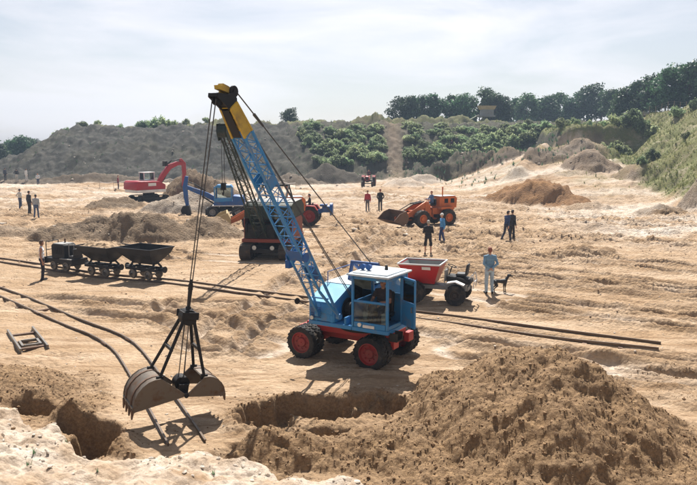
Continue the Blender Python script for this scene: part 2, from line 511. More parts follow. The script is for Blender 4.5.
def terrain(x, y):
    x = np.asarray(x, float); y = np.asarray(y, float)
    far = ss(34, 75, y)
    low = 0.09 * fbm(x / 8, y / 8, 2) + far * 0.28 * fbm(x / 13 + 3, y / 9, 2)
    # apron that climbs towards the back right, hill, embankment and grass slope
    apron = 4.4 * ss(11, 28, x) * ss(60, 101, y)
    hn = fbm(x / 14, y / 14, 3, off=4)
    crest = 8.6 + 0.45 * hn + 0.5 * ss(-40, -5, x)
    t = np.clip((y - 99 - 2.5 * perlin(x / 16, y / 60 + 5)) / 25, 0, 1)
    left_end = ss(-63, -48, x - 0.12 * (y - 115))
    hill = crest * (0.55 * t + 0.45 * t * t * (3 - 2 * t)) * (0.25 + 0.75 * left_end)
    plat = 8.1 * ss(0, 1, (y - 98.5 - 1.0 * perlin(x / 3, y / 7)) / 3.0) * ss(26.0, 31.5, x - 0.05 * (y - 100))
    ridge = 1.2 * np.exp(-(seg_dist(x, y, [(20, 84), (24, 92), (28, 100)]) / 1.1) ** 2) * (1 + .3 * perlin(x / 2, y / 2))
    xf = 27.5 + (y - 58) * 0.165
    tr = np.clip((x - xf + 1.4 * fbm(x / 9, y / 9, 2, off=2)) / 12.0, 0, 1)
    slope = 10.4 * (0.45 * tr + 0.55 * tr * tr * (3 - 2 * tr)) * ss(30, 52, y)
    big = np.maximum(np.maximum(hill, apron + ridge), np.maximum(plat, slope))
    z = low + big
    hillm = ss(.01, .09, np.maximum(hill / 9, 0)) * (1 - ss(26, 31, x) * ss(0, 1, slope - hill))
    slopem = ss(.25, 1.4, slope) * (slope >= hill - .3)
    platm = ss(3, 7, plat) * (plat >= hill - .5)
    # loose heaps
    loose = np.zeros_like(z); pale = np.zeros_like(z); grey = np.zeros_like(z); orange = np.zeros_like(z)
    wob = 0.10 * fbm(x / 1.1, y / 1.1, 3, off=9)
    wobf = 0.16 * fbm(x / 3.2, y / 3.2, 3, off=9)
    for (hx, hy, rx, ry, an, h, lo, pa, gr, og) in HEAPS:
        ca, sa = math.cos(R(an)), math.sin(R(an))
        dx, dy = x - hx, y - hy
        q = np.hypot((dx * ca + dy * sa) / rx, (-dx * sa + dy * ca) / ry) + (wob if hy < 30 else wobf)
        m = np.clip(1 - q, 0, 1)
        prof = np.where(m > 0.85, 0.85 + (m - 0.85) * 0.5, m) * (1.0 / 0.925)
        prof = prof * ss(0, .18, m) + prof * .0
        z = z + h * prof * (1.0 if hy < 120 else .9)
        k = ss(0.0, 0.14, m)
        loose = np.maximum(loose, lo * k); pale = np.maximum(pale, pa * k); grey = np.maximum(grey, gr * k); orange = np.maximum(orange, og * k)
    for (px_, py_, rx, ry, an, dp) in PITS:
        ca, sa = math.cos(R(an)), math.sin(R(an))
        dx, dy = x - px_, y - py_
        q = np.hypot((dx * ca + dy * sa) / rx, (-dx * sa + dy * ca) / ry) + wob * 3.2 + .13 * perlin(x / .27, y / .27)
        m = ss(1.06, 0.74, q) if py_ < 30 else ss(1.1, .4, q)
        z = z - dp * m
        loose = np.maximum(loose, ss(1.6, 0.9, q) * .9)
    # broad loose zone in the foreground
    fg = ss(17.2, 14.6, y + 1.2 * fbm(x / 2.5, y / 2.5, 2)) * ss(-3.4, -1.6, x) * ss(7.6, 5.2, x + .35 * (y - 12))
    loose = np.maximum(loose, fg * (.65 + .35 * fbm(x / .8, y / .8, 2, off=5)))
    fl = ss(18.6, 15.5, y + .8 * fbm(x / 2, y / 2, 2)) * ss(-2.5, -4, x)
    loose = np.maximum(loose, fl * np.clip(.45 + .5 * fbm(x / 1.1, y / 1.1, 2, off=3), 0, 1))
    mid = ss(24, 40, y) * ss(104, 92, y) * np.clip(1.1 * fbm(x / 9, y / 3.2, 4, .6, off=81) - .05, 0, 1)
    loose = np.maximum(loose, .75 * mid * (1 - .9 * ss(12, 19, x) * ss(36, 43, y) * ss(70, 60, y)))
    loose = np.clip(loose, 0, 1)
    # flattened working places and track beds
    flat = np.zeros_like(z)
    for (fx, fy, fr) in FLAT:
        flat = np.maximum(flat, ss(fr * 1.25, fr * .8, np.hypot(x - fx, y - fy)))
    dmain = seg_dist(x, y, [MAIN_A, MAIN_B])
    dbr = np.minimum(seg_dist(x, y, BR_UP), seg_dist(x, y, BR_LO))
    bed = np.maximum(ss(1.5, .7, dmain), ss(.9, .35, dbr))
    keep = 1 - np.maximum(flat * (y < 110), bed)
    z = low + big * (1 - flat * 0) + (z - low - big) * keep
    loose = loose * (1 - .85 * bed) * (1 - .7 * flat)
    # ruts
    rut = np.zeros_like(z); groove = np.zeros_like(z); berm = np.zeros_like(z)
    for pts, g in RUTS:
        d = seg_dist(x + .25 * perlin(x / 4, y / 4 + 7), y, pts)
        e = (d - g) / .20
        gro = np.exp(-e * e); ber = np.exp(-((np.abs(d - g) - .36) / .12) ** 2)
        groove = np.maximum(groove, gro); berm = np.maximum(berm, ber * (1 - gro))
        rut += -gro + .55 * ber
    loose = np.maximum(loose, berm * .85 * (1 - bed) * np.clip(.7 + fbm(x / 2, y / 2, 2, off=90), 0, 1))
    pale = np.maximum(pale, groove * .75 * (1 - bed) * (1 - loose))
    rough_floor = 1 - ss(9.5, 7, y)
    z = z + .25 * rut * (1 - flat * .95) * (1 - loose * .7) * (1 - .7 * bed)
    # surface roughness
    ax, ay = x * .88 - y * .47, x * .47 + y * .88
    lam = fbm(ax / 3.4, ay / .55, 3, off=6)
    z = z + (.030 + .035 * far) * lam * (1 - .8 * bed) * rough_floor
    z = z + .055 * ss(-3, 3, x) * ss(16, 19, y) * ss(56, 44, y) * fbm(ax / 8, ay / .30, 3, .6, off=33) * (1 - .9 * bed) * (1 - .9 * flat) * (1 - loose)
    z = z + .035 * fbm(x / 1.0, y / 1.0, 4, .6, off=1) * (1 - .7 * bed)
    patch = np.clip(.35 + 1.1 * fbm(x / 4.5, y / 3.0, 3, off=60), 0, 1)
    z = z + .05 * patch * billow(x / .5, y / .42, 3, .6, off=7) * (1 - .9 * bed) * (1 - .6 * flat) * (y < 100)
    z = z + .12 * ss(20, 45, y) * np.clip(fbm(x / 5, y / 3, 3, off=71), 0, 1) * billow(x / 1.3, y / 1.0, 3, .6, off=9) * (1 - bed) * (1 - flat) * (y < 100)
    lump = np.where(y < 35, billow(x / .42, y / .40, 4, .62), billow(x / .9, y / .8, 4, .6))
    z = z + loose * np.where(y < 35, .085, .38) * lump * (1 - .8 * flat)
    z = z + loose * .09 * fbm(x / 1.9, y / 1.5, 3, .55, off=12) * (1 - flat) * (y < 35)
    z = z + loose * .035 * perlin(x / .17, y / .15) * (y < 22) + loose * .03 * billow(x / .11, y / .11, 2, off=3) * (y < 18)
    midrough = ss(30, 45, y) * (1 - ss(95, 104, y))
    z = z + midrough * .30 * billow(x / 2.4, y / 1.8, 4, .6, off=3) * (1 - flat) * (1 - .8 * bed)
    z = z + hillm * (.55 * fbm(x / 2.4, y / 4.5, 4, .62, off=2) - .6 * np.abs(perlin(x / 3.3 + .1 * y, y / 25)))
    z = z + slopem * (.45 * fbm(x / 4, y / 4, 4, .6, off=8))
    # the bank the photographer stands on
    e = np.interp(x, BANK[:, 0], BANK[:, 1]) + .28 * fbm(x / .9, y / 3, 3, off=21)
    q = e - y
    bk = 1.3 + .12 * np.maximum(q, 0) + .05 * np.maximum(q, 0) ** 2
    bk = np.minimum(bk, 4.2) + .11 * fbm(x / .8, y / .8, 4, .6) + .055 * billow(x / .28, y / .28, 3)
    bm = ss(-.42, .10, q)
    z = z * (1 - bm) + bk * bm
    loose = loose * (1 - bm) + .25 * bm * np.clip(fbm(x / .7, y / .7, 3), 0, 1)
    pale = np.maximum(pale, bm * np.clip(.62 + .5 * fbm(x / .6, y / .6, 3), 0, 1))
    pale = np.maximum(pale, ss(50, 80, y) * np.clip(.5 + 1.0 * fbm(x / 13, y / 4.0, 3, off=14), 0, 1) * (1 - hillm) * .9)
    rs = ss(12, 19, x) * ss(36, 43, y) * ss(70, 60, y)
    pale = np.maximum(pale, rs * np.clip(.75 + 1.3 * fbm(x / 9, y / 3.5, 3, off=31), 0, 1))
    bare = np.clip(1.2 * fbm(x / 7, y / 7, 3, off=40) - .1, 0, 1)
    chute = np.exp(-((x - (7.3 + .02 * (y - 110))) / 1.9) ** 2)
    grass = np.maximum(slopem * (1 - .75 * bare * ss(4.5, 8.5, slope)), platm * ss(6.6, 7.8, plat))
    grass = np.maximum(grass, ss(124, 127, y) * .7)
    grass = np.maximum(grass, apron / 4.4 * np.clip(fbm(x / 6, y / 5, 3, off=44), 0, 1) * .8)
    grass = np.maximum(grass, hillm * ss(-20, 0, x) * .25 * (1 - chute))
    grass = np.maximum(grass, hillm * np.clip(fbm(x / 9, y / 9, 3, off=50) * .3, 0, .18))
    grey = np.maximum(grey, hillm * (1 - .5 * chute))
    return z, np.clip(loose, 0, 1), np.clip(pale, 0, 1), np.clip(grass, 0, 1), np.clip(grey, 0, 1), orange

def gz(x, y):
    return float(terrain(np.array([x]), np.array([y]))[0][0])

def half_width(y):
    return 7 + 0.62 * np.maximum(y, 6)

def build_terrain():
    ys = [-30, -22, -15, -10, -6, -3, -1, .5, 2, 3.2, 4.2, 5, 5.7, 6.3, 6.8]
    y = 7.2
    while y < 136:
        ys.append(y)
        y += max(.045, .0036 * y)
    while y < 430:
        ys.append(y)
        y *= 1.03
    ys = np.array(ys)
    NC = 820
    u = np.linspace(-1, 1, NC)
    Y, Uu = np.meshgrid(ys, u, indexing='ij')
    X = Uu * half_width(Y)
    z, lo, pa, gr, gy, og = terrain(X.ravel(), Y.ravel())
    nr = len(ys)
    co = np.stack([X.ravel(), Y.ravel(), z], 1).astype(np.float32)
    idx = np.arange(nr * NC).reshape(nr, NC)
    q = np.stack([idx[:-1, :-1], idx[:-1, 1:], idx[1:, 1:], idx[1:, :-1]], -1).reshape(-1, 4)
    me = bpy.data.meshes.new("quarry_ground")
    me.vertices.add(len(co)); me.vertices.foreach_set("co", co.ravel())
    me.loops.add(q.size); me.loops.foreach_set("vertex_index", q.ravel().astype(np.int32))
    me.polygons.add(len(q))
    me.polygons.foreach_set("loop_start", np.arange(0, q.size, 4, dtype=np.int32))
    me.update(calc_edges=True)
    for nm, arr in (("soil", np.stack([lo, pa, gr, np.ones_like(lo)], 1)), ("soil_b", np.stack([gy, og, np.zeros_like(lo), np.ones_like(lo)], 1))):
        a = me.color_attributes.new(nm, 'FLOAT_COLOR', 'POINT')
        a.data.foreach_set("color", arr.astype(np.float32).ravel())
    me.shade_smooth()
    o = bpy.data.objects.new("quarry_ground", me)
    col.objects.link(o)
    tag(o, "tan sandy quarry floor with heaps, pits, ruts and far grey spoil hill", "ground", kind="structure")
    me.materials.append(ground_mat())
    return o

def ground_mat():
    m, N, L, b = new_mat("quarry_soil")
    geo = N.new("ShaderNodeNewGeometry")
    pos = geo.outputs['Position']
    a1 = N.new("ShaderNodeVertexColor"); a1.layer_name = "soil"
    a2 = N.new("ShaderNodeVertexColor"); a2.layer_name = "soil_b"
    s1 = N.new("ShaderNodeSeparateColor"); L.new(a1.outputs['Color'], s1.inputs[0])
    s2 = N.new("ShaderNodeSeparateColor"); L.new(a2.outputs['Color'], s2.inputs[0])
    mp = N.new("ShaderNodeMapping"); mp.inputs['Rotation'].default_value = (0, 0, R(28)); mp.inputs['Scale'].default_value = (.18, 1.0, 1.0)
    L.new(pos, mp.inputs['Vector'])
    big = noise(N, L, pos, .16, 4, .55, .35, .65)
    streak = noise(N, L, mp.outputs['Vector'], .9, 6, .62, .38, .64)
    med = noise(N, L, pos, 1.1, 6, .65, .38, .66)
    fine = noise(N, L, pos, 7.0, 6, .7, .36, .64)
    grain = noise(N, L, pos, 38.0, 3, .7, .3, .7)
    c = mixc(N, L, big, (.53, .395, .265), (.43, .30, .185))
    c = mixc(N, L, streak, c, (.63, .50, .37))
    k = N.new("ShaderNodeMath"); k.operation = 'MULTIPLY'; L.new(med, k.inputs[0]); k.inputs[1].default_value = .5
    c = mixc(N, L, k.outputs[0], c, (.31, .205, .12))
    # pale chalky sand
    mp2 = N.new("ShaderNodeMapping"); mp2.inputs['Rotation'].default_value = (0, 0, R(26)); mp2.inputs['Scale'].default_value = (.10, 1.0, 1.0)
    L.new(pos, mp2.inputs['Vector'])
    line = noise(N, L, mp2.outputs['Vector'], 2.9, 5, .6, .53, .61)
    lk = N.new("ShaderNodeMath"); lk.operation = 'MULTIPLY'; L.new(line, lk.inputs[0]); lk.inputs[1].default_value = .7
    c = mixc(N, L, lk.outputs[0], c, (.27, .175, .10))
    palec = mixc(N, L, med, (.73, .675, .61), (.57, .485, .40))
    c = mixc(N, L, s1.outputs[1], c, palec)
    # grey spoil
    greyc = mixc(N, L, streak, (.050, .052, .048), (.105, .10, .088))
    greyc = mixc(N, L, med, greyc, (.030, .034, .030))
    c = mixc(N, L, s2.outputs[0], c, greyc)
    # loose damp earth
    lc = mixc(N, L, med, (.215, .128, .062), (.365, .235, .124))
    lc = mixc(N, L, fine, lc, (.17, .105, .055))
    lc2 = mixc(N, L, s2.outputs[0], lc, (.115, .10, .078))
    sp = noise(N, L, pos, 15.0, 5, .75, .40, .62)
    lc2 = mixc(N, L, .5, lc2, mixc(N, L, sp, (.085, .05, .027), (.52, .36, .205)))
    lm = N.new("ShaderNodeMath"); lm.operation = 'MULTIPLY'; L.new(s1.outputs[0], lm.inputs[0]); lm.inputs[1].default_value = .85
    c = mixc(N, L, lm.outputs[0], c, lc2)
    orc = mixc(N, L, streak, (.34, .19, .085), (.23, .13, .07))
    c = mixc(N, L, s2.outputs[1], c, orc)
    # grass and weeds
    gf = noise(N, L, pos, .55, 6, .7, .36, .62)
    gc = mixc(N, L, gf, (.075, .115, .045), (.20, .22, .09))
    gc = mixc(N, L, big, gc, (.17, .21, .085))
    gm = N.new("ShaderNodeMath"); gm.operation = 'MULTIPLY'; gm.use_clamp = True
    gadd = N.new("ShaderNodeMath"); gadd.operation = 'ADD'; L.new(gf, gadd.inputs[0]); gadd.inputs[1].default_value = .5
    L.new(s1.outputs[2], gm.inputs[0]); L.new(gadd.outputs[0], gm.inputs[1])
    c = mixc(N, L, gm.outputs[0], c, gc)
    c = mixc(N, L, .22, c, mixc(N, L, grain, (.12, .09, .06), (.85, .75, .62)), 'OVERLAY')
    fk = N.new("ShaderNodeMath"); fk.operation = 'MULTIPLY'; L.new(fine, fk.inputs[0]); fk.inputs[1].default_value = .42
    c = mixc(N, L, fk.outputs[0], c, (.25, .165, .098))
    gk = N.new("ShaderNodeMath"); gk.operation = 'MULTIPLY'; L.new(s2.outputs[0], gk.inputs[0]); gk.inputs[1].default_value = .8
    gk2 = N.new("ShaderNodeMath"); gk2.operation = 'MULTIPLY_ADD'; gk2.use_clamp = True; L.new(s1.outputs[2], gk2.inputs[0]); gk2.inputs[1].default_value = -.9; L.new(gk.outputs[0], gk2.inputs[2])
    c = mixc(N, L, gk2.outputs[0], c, greyc)
    L.new(c, b.inputs['Base Color'])
    b.inputs['Roughness'].default_value = .95
    b.inputs['Specular IOR Level'].default_value = .15
    # fine relief: crumbs and small clods
    h1 = N.new("ShaderNodeTexNoise"); h1.inputs['Scale'].default_value = 7; h1.inputs['Detail'].default_value = 9; h1.inputs['Roughness'].default_value = .72
    L.new(pos, h1.inputs['Vector'])
    h2 = N.new("ShaderNodeTexVoronoi"); h2.inputs['Scale'].default_value = 9; L.new(pos, h2.inputs['Vector'])
    hm = N.new("ShaderNodeMath"); hm.operation = 'MULTIPLY_ADD'
    L.new(h2.outputs['Distance'], hm.inputs[0]); hm.inputs[1].default_value = -.45; L.new(h1.outputs['Fac'], hm.inputs[2])
    bp = N.new("ShaderNodeBump"); bp.inputs['Distance'].default_value = .34
    bs = N.new("ShaderNodeMath"); bs.operation = 'MULTIPLY_ADD'
    L.new(s1.outputs[0], bs.inputs[0]); bs.inputs[1].default_value = .05; bs.inputs[2].default_value = .55
    L.new(bs.outputs[0], bp.inputs['Strength'])
    L.new(hm.outputs[0], bp.inputs['Height'])
    L.new(bp.outputs['Normal'], b.inputs['Normal'])
    return m

build_terrain()

# clods and stones lying on the loose earth (uncountable: one object)
def blob_variants(n, seed):
    rs = np.random.RandomState(seed)
    out = []
    bm = bmesh.new()
    bmesh.ops.create_icosphere(bm, subdivisions=1, radius=1)
    base = np.array([v.co[:] for v in bm.verts]); fc = np.array([[v.index for v in f.verts] for f in bm.faces])
    bm.free()
    for i in range(n):
        s = 1 + .5 * (rs.rand(len(base), 1) - .5) * 2
        out.append((base * s * np.array([1, .55 + .5 * rs.rand(), .5 + .35 * rs.rand()]), fc))
    return out

def scatter_blobs(name, pts, sizes, mat, label, cat, seed):
    rs = np.random.RandomState(seed)
    var = blob_variants(8, seed)
    V, Fc = [], []
    b = 0
    zz = terrain(pts[:, 0], pts[:, 1])[0]
    for i in range(len(pts)):
        v, f = var[rs.randint(8)]
        a = rs.rand() * 6.28
        ca, sa = math.cos(a), math.sin(a)
        w = v * sizes[i]
        w = np.stack([w[:, 0] * ca - w[:, 1] * sa + pts[i, 0], w[:, 0] * sa + w[:, 1] * ca + pts[i, 1], w[:, 2] + zz[i] + sizes[i] * .04], 1)
        V.append(w); Fc.append(f + b); b += len(v)
    V = np.concatenate(V); Fc = np.concatenate(Fc)
    me = bpy.data.meshes.new(name)
    me.from_pydata(V.tolist(), [], Fc.tolist())
    me.materials.append(mat)
    o = bpy.data.objects.new(name, me); col.objects.link(o)
    tag(o, label, cat, kind="stuff")
    return o

def rand_pts(n, x0, x1, y0, y1, keep, seed):
    rs = np.random.RandomState(seed)
    p = np.stack([x0 + (x1 - x0) * rs.rand(n), y0 + (y1 - y0) * rs.rand(n)], 1)
    t = terrain(p[:, 0], p[:, 1])
    k = rs.rand(n) < keep(p, t)
    return p[k]

M['clod'] = plain("damp_clod_earth", (.22, .137, .072), .95, .5, 16)
M['crumb'] = plain("dry_crumb_earth", (.33, .225, .15), .95, .35, 3)
M['stone'] = plain("pale_stone", (.50, .44, .37), .9, .3, 4)
p_ = rand_pts(34000, -9, 9, 10.5, 18, lambda p, t: t[1] ** 1.5 * .75, 3)
rs_ = np.random.RandomState(5)
scatter_blobs("earth_clods", p_, .008 + .034 * rs_.rand(len(p_)) ** 10 + .009 * rs_.rand(len(p_)), M['clod'], "crumbly brown clods strewn over the dug foreground earth", "clods", 6)
p_ = rand_pts(12000, -22, 22, 15.5, 62, lambda p, t: np.clip(.1 + 1.3 * fbm(p[:, 0] / 4, p[:, 1] / 3, 3, off=60), 0, 1) * (np.abs(p[:, 0]) < .55 * p[:, 1]), 18)
scatter_blobs("floor_crumbs", p_, (.014 + .035 * rs_.rand(len(p_)) ** 3) * np.clip(p_[:, 1] / 24, .7, 1.8), M['crumb'], "dark crumbs of earth churned up over the sandy floor", "clods", 19)
p_ = np.concatenate([rand_pts(2200, -12, 14, 9, 40, lambda p, t: .6 * (1 - t[1]), 8), rand_pts(1500, -7, 2, 8.5, 12.5, lambda p, t: t[2], 9)])
scatter_blobs("loose_stones", p_, .012 + .035 * rs_.rand(len(p_)) ** 3, M['stone'], "small pale stones scattered over the sandy floor and bank", "stones", 10)
p_ = rand_pts(3500, -60, 36, 40, 132, lambda p, t: np.clip(t[1] * .5 + t[4] * .25, 0, .6), 12)
scatter_blobs("spoil_rubble", p_, .06 + .20 * rs_.rand(len(p_)) ** 4, M['stone'], "broken stones strewn over the spoil heaps and far hill", "rubble", 13)
# ---------------------------------------------------------------- shared machine pieces
def wheel(parent, c, axis, r, w, rim_mat, ratio=.56, lugs=18, twin=0.0, n=30):
    """a wheel: rim mesh as the part, tyre as its sub-part; axis points outwards"""
    a = Vector(axis).normalized(); c = Vector(c)
    ri = r * ratio
    rim = MB()
    rim.lathe([(ri, -w * .38), (ri * 1.03, w * .40), (ri * .93, w * .42), (ri * .84, w * .20), (ri * .48, w * .10), (ri * .38, w * .26), (.012, w * .28), (.012, -w * .2), (ri * .8, -w * .22), (ri * .93, -w * .4)], c, a, n)
    s = a.orthogonal().normalized(); u = a.cross(s)
    for i in range(8):
        t = i * math.pi / 4
        p = c + a * (w * .12) + (s * math.cos(t) + u * math.sin(t)) * ri * .62
        rim.cyl(p, p + a * .035, .02, .018, 6)
    ro = rim.build("wheel", rim_mat, parent)
    ty = MB()
    for off in ([0.0] if not twin else [0.0, -twin]):
        cc = c + a * off
        ty.lathe([(ri * .99, -w * .40), (r * .84, -w * .5), (r * .95, -w * .44), (r * .985, -w * .32), (r * .985, w * .32), (r * .95, w * .44), (r * .84, w * .5), (ri * .99, w * .40)], cc, a, n + 6)
        if lugs:
            for i in range(lugs):
                for sg in (-1, 1):
                    t0 = 2 * math.pi * (i + (.5 if sg > 0 else 0)) / lugs
                    t1 = t0 + 1.6 / lugs
                    d0 = s * math.cos(t0) + u * math.sin(t0); d1 = s * math.cos(t1) + u * math.sin(t1)
                    ty.beam(cc + d0 * r + a * (sg * w * .02), cc + d1 * (r * .975) + a * (sg * w * .47), r * .085, r * .05, up=d0)
    ty.build("tyre", M['rubber'], ro)
    return ro

def track_unit(parent, y0, length, height, width, n_shoes=44, mat=None, x0=0.0):
    """a crawler track along local X: belt of shoes round a frame with rollers"""
    r = height / 2
    L2 = length / 2 - r
    per = 4 * L2 + 2 * math.pi * r
    mb = MB()
    for i in range(n_shoes):
        s = per * i / n_shoes
        if s < 2 * L2: p, d = (-L2 + s, r), (1, 0)
        elif s < 2 * L2 + math.pi * r:
            t = (s - 2 * L2) / r; p, d = (L2 + r * math.sin(t), r * math.cos(t)), (math.cos(t), -math.sin(t))
        elif s < 4 * L2 + math.pi * r:
            k = s - 2 * L2 - math.pi * r; p, d = (L2 - k, -r), (-1, 0)
        else:
            t = (s - 4 * L2 - math.pi * r) / r; p, d = (-L2 - r * math.sin(t), -r * math.cos(t)), (-math.cos(t), math.sin(t))
        rot = Matrix.Rotation(-math.atan2(d[1], d[0]), 3, 'Y')
        nrm = Vector((-d[1], 0, d[0]))
        cpt = Vector((p[0] + x0, y0, p[1] + r)) - nrm * .03
        mb.box(cpt, (per / n_shoes * .93, width, .045), rot)
        mb.box(cpt + nrm * .03, (.03, width, .035), rot)
    t = mb.build("crawler_track", mat or M['track'], parent)
    fr = MB()
    fr.box((x0, y0, r), (2 * L2, width * .55, height * .5))
    for k in range(5):
        xx = x0 - L2 * .8 + k * L2 * .4
        fr.cyl((xx, y0 - width * .36, r * .36), (xx, y0 + width * .36, r * .36), r * .30, n=12)
    for sg in (-1, 1):
        fr.cyl((x0 + sg * L2, y0 - width * .34, r), (x0 + sg * L2, y0 + width * .34, r), r * .84, n=20)
        fr.cyl((x0 + sg * L2, y0 - width * .44, r), (x0 + sg * L2, y0 + width * .44, r), r * .25, n=12)
    fr.build("track_frame", M['dark'], t)
    return t

def lattice(p0, p1, w0, h0, w1, h1, bays, rc, rb, lat=(0, 1, 0)):
    """four chords and zigzag lacing on all four faces"""
    p0, p1 = Vector(p0), Vector(p1)
    a = (p1 - p0).normalized(); l = Vector(lat); u = l.cross(a).normalized() * -1
    if u.z < 0: u = -u
    mb = MB()
    cor = [(-1, -1), (1, -1), (1, 1), (-1, 1)]
    def pt(t, k):
        w = w0 + (w1 - w0) * t; h = h0 + (h1 - h0) * t
        return p0 + (p1 - p0) * t + l * (cor[k][0] * w / 2) + u * (cor[k][1] * h / 2)
    for k in range(4):
        mb.beam(pt(0, k), pt(1, k), rc * 2, rc * 2, up=u)
    for f in range(4):
        g = (f + 1) % 4
        for b in range(bays):
            t0, t1 = b / bays, (b + 1) / bays
            A, B = (f, g) if b % 2 == 0 else (g, f)
            mb.cyl(pt(t0, A), pt(t1, B), rb, n=5, caps=False)
            mb.cyl(pt(t1, f), pt(t1, g), rb, n=5, caps=False)
    return mb, pt

def pane(parent, pts, nrm, name="window_pane"):
    return MB().sheet(pts, .006, nrm).build(name, M['glass'], parent, smooth=0)

# ---------------------------------------------------------------- blue mobile crane
CR = (0.155, 19.27); CR_A = R(239)
crane_z = gz(*CR)
crane = thing("mobile_crane", (CR[0], CR[1], crane_z), CR_A, "blue wheeled crane with yellow-tipped lattice boom on a red chassis", "crane")
def crane_world(x, y, z):
    return Vector((CR[0] + x * math.cos(CR_A) - y * math.sin(CR_A), CR[1] + x * math.sin(CR_A) + y * math.cos(CR_A), z + crane_z))

m = MB()
m.box((0, 0.05, .80), (.85, 2.75, .22)); m.box((0, 0.05, .60), (.42, 2.3, .24))
m.box((.50, .05, .80), (.10, 2.6, .16)); m.box((-.50, .05, .80), (.10, 2.6, .16))
for yy in (-1.08, 1.08):
    m.box((0, yy, .50), (1.5, .20, .22)); m.cyl((-.18, yy, .5), (.18, yy, .5), .22, n=16)
m.box((.45, 1.50, .66), (.30, .16, .26)); m.box((-.45, 1.50, .66), (.30, .16, .26))
m.box((0, -1.45, .70), (1.1, .12, .2))
m.build("chassis", M['red'], crane, bevel=.012)
for yy, tw in ((-1.08, .30), (1.08, .32)):
    for sx in (-1, 1):
        wheel(crane, (sx * .99, yy, .46), (sx, 0, 0), .46, .27, M['red_rim'], ratio=.64, twin=tw, lugs=22)
MB().cyl((.12, .42, .90), (.12, .42, 1.13), .62, n=36).cyl((.12, .42, .90), (.12, .42, .96), .70, n=36).build("turntable", M['dark'], crane)
m = MB().box((-.05, .05, 1.185), (2.82, 1.34, .11)).box((.65, 1.261, 1.185), (1.42, 1.076, .11)); m.box((1.0, .1, 1.34), (.7, .10, .2)); m.box((1.0, -.38, 1.34), (.7, .06, .2)); m.box((1.0, .52, 1.34), (.7, .06, .2))
m.build("deck", M['blue'], crane, bevel=.012)
# engine house
m = MB().prism([(1.34, 1.243), (1.34, 1.76), (.52, 2.10), (-1.28, 2.12), (-1.5, 1.9), (-1.5, 1.243)], 'y', -.62, .20)
eh = m.build("engine_house", M['blue'], crane, bevel=.02)
m = MB().prism([(.10, 1.243), (.10, 2.02), (-.1, 2.10), (-1.28, 2.12), (-1.5, 1.9), (-1.5, 1.243)], 'y', .203, .715)
m.build("engine_house", M['blue'], crane, bevel=.02)
MB().sheet([(1.35, -.63, 1.768), (1.35, .19, 1.768), (.52, .19, 2.112), (.52, -.63, 2.112)], .012, (.38, 0, .92)).build("hood_panel", M['blue_sky_lit'], eh)
MB().sheet([(.50, -.64, 2.126), (.50, .195, 2.126), (-1.29, .195, 2.146), (-1.29, -.64, 2.146)], .014, (0, 0, 1)).build("roof_panel", M['roof_white'], eh)
MB().sheet([(.0, .205, 2.128), (.0, .73, 2.128), (-1.29, .73, 2.146), (-1.29, .205, 2.146)], .014, (0, 0, 1)).build("roof_panel", M['roof_white'], eh)
for k in range(7):
    MB().box((1.352, -.40 + .0 * k, 1.34 + k * .045), (.02, .32, .018), Matrix.Rotation(.5, 3, 'Y')).build("louvre", M['blue_dark'], eh)
MB().cyl((-.7, -.2, 2.1), (-.7, -.2, 2.55), .045, n=12).cyl((-.7, -.2, 2.55), (-.62, -.2, 2.62), .045, .04, n=12).build("exhaust_pipe", M['rust'], crane)
for yy in (-.50, .98):
    MB().cyl((1.36, yy, 1.32), (1.40, yy, 1.32), .05, .055, n=14).build("marker_lamp", M['lamp'], crane)
for (y0_, y1_) in ((-.56, -.24), (-.2, .14)):
    MB().box((1.347, (y0_ + y1_) / 2, 1.60), (.014, y1_ - y0_, .26)).build("access_door", M['blue'], eh, bevel=.004)
for xx in (1.0, .35, -.3, -.95):
    MB().box((xx - .28, -.627, 1.62), (.56, .014, .62)).build("access_door", M['blue'], eh, bevel=.004)
    MB().box((xx - .06, -.64, 1.62), (.03, .02, .09)).build("latch", M['dark'], eh)
m = MB().tube([(.45, -.58, 2.13), (.45, -.58, 2.42), (-1.2, -.58, 2.44), (-1.2, -.58, 2.15)], .014)
m.build("hand_rail", M['blue_dark'], crane)
MB().box((1.372, 1.24, 1.29), (.012, .34, .075)).build("number_plate", M['white'], crane)
# winch in the gap beside the cab
m = MB().cyl((.72, .24, 1.52), (.72, .68, 1.52), .20, n=20)
for yy in (.24, .46, .68):
    m.cyl((.72, yy - .012, 1.52), (.72, yy + .012, 1.52), .30, n=24)
m.box((.55, .46, 1.40), (.6, .5, .26))
m.build("winch", M['dark'], crane)
MB().box((.35, .46, 1.80), (.4, .46, .5)).build("winch_guard", M['dark'], crane, bevel=.02)
# gantry the boom ropes are led over
m = MB()
for yy in (-.2, .60):
    m.beam((.25, yy, 1.24), (-.25, yy, 2.62), .07, .09); m.beam((-1.0, yy, 2.1), (-.25, yy, 2.62), .06, .07)
m.cyl((-.25, -.24, 2.62), (-.25, .64, 2.62), .05, n=10)
m.build("gantry", M['blue_dark'], crane)
